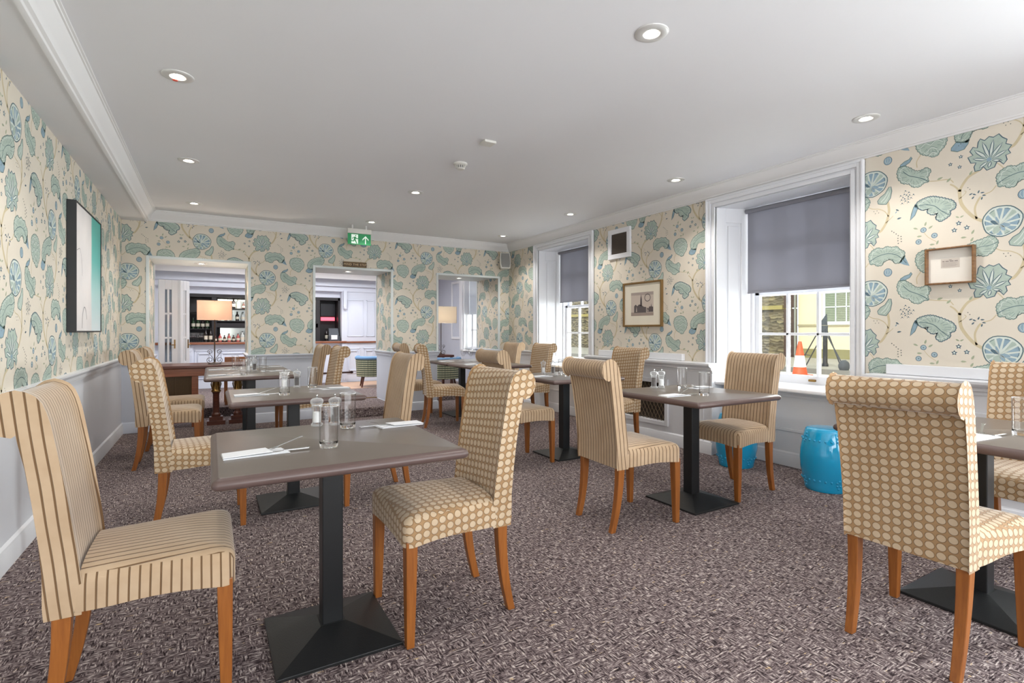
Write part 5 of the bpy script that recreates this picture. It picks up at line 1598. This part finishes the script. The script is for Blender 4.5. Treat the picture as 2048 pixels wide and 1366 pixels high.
# folded glazed doors at the left of the bar room
def glazed_door(label, x, y, rz, wdt, z0=.135, z1=1.86):
    t = thing('glazed_door', label, 'door', (x, y, z0), rz)
    h = z1 - z0
    f = MB(); st = .07
    f.box(0, st, -.02, .02, 0, h).box(wdt - st, wdt, -.02, .02, 0, h).box(st, wdt - st, -.02, .02, h - .13, h).box(st, wdt - st, -.02, .02, 0, .62)
    for k in (1, 2): f.box(st, wdt - st, -.015, .015, .62 + (h - .75) * k / 3 - .012, .62 + (h - .75) * k / 3 + .012)
    f.box(wdt / 2 - .012, wdt / 2 + .012, -.015, .015, .62, h - .13)
    f.build('door_frame', WHITE, t, bevel=.004)
    MB().box(st, wdt - st, -.003, .003, .62, h - .13).build('panes', PANEG, t)
    MB().box(wdt - .045, wdt - .03, -.028, -.020, .80, .92).tube([(wdt - .04, -.035, .85), (wdt - .04, -.06, .85), (wdt - .09, -.06, .85)], .006, 8).build('handle_plate', BRASS, t)
    return t
glazed_door('white glazed door leaf folded open at the left of the bar room', -.60, 8.32, math.radians(18), .22)
glazed_door('narrow second leaf of the folded glazed door, right of the first', -.37, 8.36, math.radians(60), .20)

# orange-brown chair behind the desk
t = thing('wooden_chair', 'orange brown wooden chair standing behind the desk', 'chair', (.38, 8.55, 0.125), PI)
MB().box(-.21, .21, .19, .215, .48, .68).build('top_rail', LEGWOOD, t, bevel=.008)
MB().box(-.20, .20, -.20, .20, .38, .41).build('seat', LEGWOOD, t, bevel=.006)
for sx in (-1, 1):
    for sy in (-1, 1): MB().box(sx * .19 - .018, sx * .19 + .018, sy * .19 - .018, sy * .19 + .018, 0, .66 if sy > 0 else .38).build('leg', LEGWOOD, t, bevel=.003)

# houndstooth tub chairs
def houndstooth():
    m, nt, p = new_mat('green_houndstooth')
    ck = N(nt, 'ShaderNodeTexCoord').outputs['Object']
    sep = N(nt, 'ShaderNodeSeparateXYZ'); nt.links.new(ck, sep.inputs[0])
    a = mathn(nt, 'ARCTAN2', sep.outputs[1], sep.outputs[0])
    u = mathn(nt, 'FRACT', mathn(nt, 'MULTIPLY', a, 10.5)); v = mathn(nt, 'FRACT', mathn(nt, 'MULTIPLY', sep.outputs[2], 26))
    k = mathn(nt, 'MULTIPLY', mathn(nt, 'GREATER_THAN', u, .45), mathn(nt, 'GREATER_THAN', v, .45))
    nt.links.new(mixc(nt, k, rgb(66, 76, 62), rgb(214, 212, 178)), p.inputs['Base Color'])
    p.inputs['Roughness'].default_value = .9
    return m
HT = houndstooth()
BLUEV = mat('blue_velvet', rgb(112, 150, 190), .8, var=.1)
def tub_chair(label, x, y, z, rz):
    t = thing('tub_chair', label, 'chair', (x, y, z), rz)
    vs, fs = [], []
    n = 22
    for k in range(n + 1):
        a = math.radians(-125 + 250 * k / n)
        for r, zz in ((.27, .20), (.29, .52), (.24, .52), (.22, .20)): vs.append((r * math.cos(a), r * math.sin(a), zz))
    for k in range(n):
        for q in range(4): fs.append([k * 4 + q, (k + 1) * 4 + q, (k + 1) * 4 + (q + 1) % 4, k * 4 + (q + 1) % 4])
    fs += [[3, 2, 1, 0], [n * 4 + q for q in range(4)]]
    fix_normals(MB().add(vs, fs).build('tub_back', HT, t, smooth=40))
    pts = [(.268 * math.cos(a), .268 * math.sin(a), .545) for a in [math.radians(-125 + 250 * k / n) for k in range(n + 1)]]
    MB().tube(pts, .036, 10).build('top_roll', BLUEV, t, smooth=60)
    MB().lathe([(0, .20), (.23, .20), (.235, .36), (.20, .38), (0, .385)], 26).build('seat', BLUEV, t, smooth=40)
    for sx, sy in ((1, 1), (1, -1), (-1, 1), (-1, -1)):
        MB().tube([(sx * .15, sy * .15, .22), (sx * .19, sy * .19, 0)], [.02, .013], 8).build('leg', DARKWOOD, t)
    return t
tub_chair('houndstooth tub chair with blue top roll beyond the middle opening', 2.62, 9.75, .127, math.radians(-100))
tub_chair('houndstooth tub chair glimpsed under the tables through the right opening', 3.62, 8.62, .127, math.radians(-120))

# lamp table, lamp and tall cabinet beyond the right opening
t = thing('lamp_table', 'dark wooden table under the lamp beyond the right opening', 'table', (3.62, 9.15, ZF))
MB().box(-.32, .32, -.24, .24, .56, .60).build('tabletop', DARKWOOD, t, bevel=.005)
for sx in (-1, 1):
    for sy in (-1, 1): MB().box(sx * .28 - .02, sx * .28 + .02, sy * .20 - .02, sy * .20 + .02, 0, .56).build('leg', DARKWOOD, t)
table_lamp('table lamp with cream oblong shade beyond the right opening', (3.76, 9.12, ZF + .601), .27, .12, .595, .905, rgb(244, 236, 222), (1, .93, .82), 7)
t = thing('tall_cabinet', 'tall narrow dark red cabinet beyond the right opening', 'cabinet', (4.10, 11.25, ZF))
MB().box(-.30, .14, -.25, .25, 0, 1.66).build('carcass', DARKWOOD, t, bevel=.006)
MB().box(-.26, .10, -.262, -.25, .10, 1.55).build('door', DARKWOOD, t, bevel=.004)
MB().lathe([(0, 0), (.012, .004), (.012, .016), (0, .02)], 12, (.07, -.28, .8)).build('knob', BRASS, t)

# window of the far room
w_ = bpy.data.objects.new('window_4', None); COL.objects.link(w_); w_.location = (XB1, 9.05, .8); struct(w_)
g = MB()
for a, b in ((-.60, -.50), (.50, .60)): g.box(-.03, 0, a, b, 0, 1.58)
g.box(-.03, 0, -.5, .5, 1.48, 1.58).box(-.06, .10, -.52, .52, -.03, 0)
g.build('architrave', WHITE, w_, bevel=.004)
g = MB().box(.0, .22, .46, .5, 0, 1.48).box(.0, .22, -.5, -.46, 0, 1.48).box(.18, .22, -.46, .46, 0, .06).box(.18, .22, -.46, .46, .72, .76)
for y in (-.46, -.15, .15, .42): g.box(.185, .215, y, y + .035, .0, 1.48)
g.box(.185, .215, -.46, .46, .38, .40)
g.build('sash', WHITE, w_, bevel=.003)
MB().box(.195, .20, -.45, .45, .06, 1.48).build('panes', PANE, w_)
g = MB()
for y in (9.66, 10.06): g.box(4.40, 4.42, y, y + .05, 1.0, 2.2)
struct(g.box(4.40, 4.42, 9.71, 10.06, 2.15, 2.2).box(4.40, 4.42, 9.71, 10.06, 1.0, 1.05).build('trim_7', WHITE, bevel=.004))
t = MB().box(.12, .124, -.45, .45, .70, 1.48).build('roller_blind', BLINDL, loc=(XB1, 9.05, .8))
tag(t, 'pale roller blind of the window beyond the right opening', 'blind')

# ---------------------------------------------------------------- street outside
GZ = .27
struct(MB().box(4.76, 12.2, -8, 60, GZ - .3, GZ - .10).build('floor', mat('road_surface', rgb(214, 208, 196), .9, var=.06, scale=1.5)))
struct(MB().box(12.2, 12.35, -8, 60, GZ - .3, GZ + .01).build('trim_8', mat('kerb_stone', rgb(120, 116, 108), .9)))
struct(MB().box(12.35, 17.4, -8, 60, GZ - .3, GZ).build('floor', mat('pavement_slabs', rgb(166, 160, 146), .9, var=.1, scale=2)))
def stone():
    m, nt, p = new_mat('flint_stone_wall')
    mp = N(nt, 'ShaderNodeMapping'); nt.links.new(objco(nt), mp.inputs[0]); mp.inputs['Scale'].default_value = (1, 3.2, 7)
    v = N(nt, 'ShaderNodeTexVoronoi'); nt.links.new(mp.outputs[0], v.inputs['Vector']); v.inputs['Scale'].default_value = 1.6
    f = noise(nt, objco(nt), 3, 3)
    sep = N(nt, 'ShaderNodeSeparateColor'); nt.links.new(v.outputs['Color'], sep.inputs[0])
    c = ramp(nt, sep.outputs[0], [(0, rgb(84, 76, 62)), (.5, rgb(128, 116, 92)), (1, rgb(160, 146, 110))])
    c = mixc(nt, mathn(nt, 'MULTIPLY', f, .5), c, rgb(70, 66, 54))
    nt.links.new(c, p.inputs['Base Color']); p.inputs['Roughness'].default_value = .95
    bump(nt, p, v.outputs['Distance'], .08)
    return m
t = thing('stone_wall', 'old flint and stone garden wall across the street', 'wall', (17.6, 30, GZ))
MB().box(-.2, .3, -19.1, 30, 0, 1.66).build('lower_courses', stone(), t)
MB().box(-.3, .3, -19.1, 30, 1.66, 1.80).build('coping', mat('mossy_coping', rgb(160, 146, 88), .9), t)
MB().box(.0, .4, -19.1, 30, 1.80, 5.5).build('upper_courses', stone(), t)
t = thing('townhouse', 'cream rendered house with white sash window across the street', 'house', (17.4, 6.0, GZ))
REND = mat('cream_render', rgb(226, 212, 176), .85, var=.04, scale=1)
MB().box(0, 4, -14, 4.38, 0, 7.5).build('facade', REND, t)
MB().box(-.06, 0, -14, 4.38, .0, .30).build('plinth', mat('mossy_plinth', rgb(140, 132, 88), .9, var=.2, scale=3), t)
MB().box(-.05, 0, -14, 4.38, 1.06, 1.12).build('string_course', mat('weathered_band', rgb(170, 158, 124), .9), t)
f = MB()
wy, wz, ww, wh = 2.82, 1.20, 1.30, 1.9
f.box(-.06, .02, wy - ww / 2 - .10, wy + ww / 2 + .10, wz - .10, wz).box(-.04, .02, wy - ww / 2 - .08, wy - ww / 2, wz, wz + wh).box(-.04, .02, wy + ww / 2, wy + ww / 2 + .08, wz, wz + wh).box(-.04, .02, wy - ww / 2 - .08, wy + ww / 2 + .08, wz + wh, wz + wh + .08)
f.box(-.03, .02, wy - ww / 2, wy + ww / 2, wz + wh / 2 - .03, wz + wh / 2 + .03)
for k in range(1, 4): f.box(-.03, .01, wy - ww / 2 + ww * k / 4 - .014, wy - ww / 2 + ww * k / 4 + .014, wz, wz + wh)
for k in (1, 3): f.box(-.03, .01, wy - ww / 2, wy + ww / 2, wz + wh * k / 4 - .014, wz + wh * k / 4 + .014)
f = f.build('house_window', WHITE, t)
def slats():
    m, nt, p = new_mat('slatted_blind_behind_glass')
    sep = N(nt, 'ShaderNodeSeparateXYZ'); nt.links.new(objco(nt), sep.inputs[0])
    k = ramp(nt, mathn(nt, 'FRACT', mathn(nt, 'MULTIPLY', sep.outputs[2], 18)), [(.4, 0.0), (.6, 1.0)])
    nt.links.new(mixc(nt, k, rgb(110, 116, 92), rgb(150, 154, 126)), p.inputs['Base Color']); p.inputs['Roughness'].default_value = .2
    return m
MB().box(-.012, -.004, wy - ww / 2, wy + ww / 2, wz, wz + wh).build('panes', slats(), f)
t = thing('garden_door', 'dark brown door in the wall beside the cream house', 'door', (17.33, 10.63, GZ))
MB().box(-.05, .05, -.22, .20, 0, 1.66).box(-.05, .05, -.22, .20, 1.70, 3.6).build('door_leaf', mat('dark_brown_boards', rgb(74, 54, 44), .8, var=.2, scale=4), t)
MB().box(-.10, -.04, -.24, -.20, 0, 4.0).build('post', mat('drainpipe_grey', rgb(150, 150, 140), .7), t)
t = thing('bollard', 'black round bollard standing behind the road sign', 'bollard', (13.5, 7.36, GZ))
MB().lathe([(0, 0), (.075, 0), (.075, .06), (.055, .09), (.052, .95), (.035, 1.02), (0, 1.03)], 16).build('shaft', POLEM, t, smooth=40)
# traffic cone
t = thing('traffic_cone', 'orange and white traffic cone on the kerb outside the tall window', 'cone', (11.22, 6.66, GZ - .09))
ORG = mat('cone_orange', rgb(240, 84, 44), .5)
WC = mat('cone_white_band', rgb(240, 240, 240), .5)
MB().box(-.19, .19, -.19, .19, 0, .035).build('base', ORG, t, bevel=.01)
MB().lathe([(0, .03), (.150, .03), (.122, .20), (.085, .45), (.058, .62), (.035, .75), (.030, .76), (0, .76)], 24).build('cone_body', ORG, t, smooth=40)
MB().lathe([(.124, .20), (.126, .20), (.090, .45), (.088, .45)], 24, close=True).build('reflective_band', WC, t, smooth=40)
# road works sign seen edge-on with its frame
t = thing('roadworks_sign', 'road sign seen edge-on on a dark folding frame across the street', 'sign', (12.80, 7.00, GZ))
DK = mat('frame_dark_steel', rgb(54, 56, 60), .6)
MB().prism([(0, .15, 1.04), (0, -.06, 1.04), (0, -.05, 1.31)], (.03, 0, 0)).box(0, .03, -.07, .13, .82, 1.03).build('sign_plate', DK, t)
for a, b in (((0, .08, 1.0), (0, .58, .10)), ((0, -.03, .95), (-.12, .40, .0)), ((.02, .05, 1.0), (-.1, -.53, 0)), ((.02, -.02, 1.0), (.25, -.25, .05))):
    MB().tube([a, b], .014, 6).build('leg', DK, t)
MB().tube([(-.07, .30, .30), (0, .56, .32)], .010, 6).build('cross_bar', DK, t)
t = MB().lathe([(0, 0), (.10, .0), (.13, .06), (.135, .12), (.10, .19), (.04, .23), (0, .23)], 12, ).build('sandbag', mat('black_sandbag', rgb(70, 72, 74), .9, var=.3, scale=12), smooth=60, loc=(12.55, 6.42, GZ))
t.scale = (1.1, .8, 1)
tag(t, 'grey black sandbag lying on the pavement by the sign frame', 'sandbag')
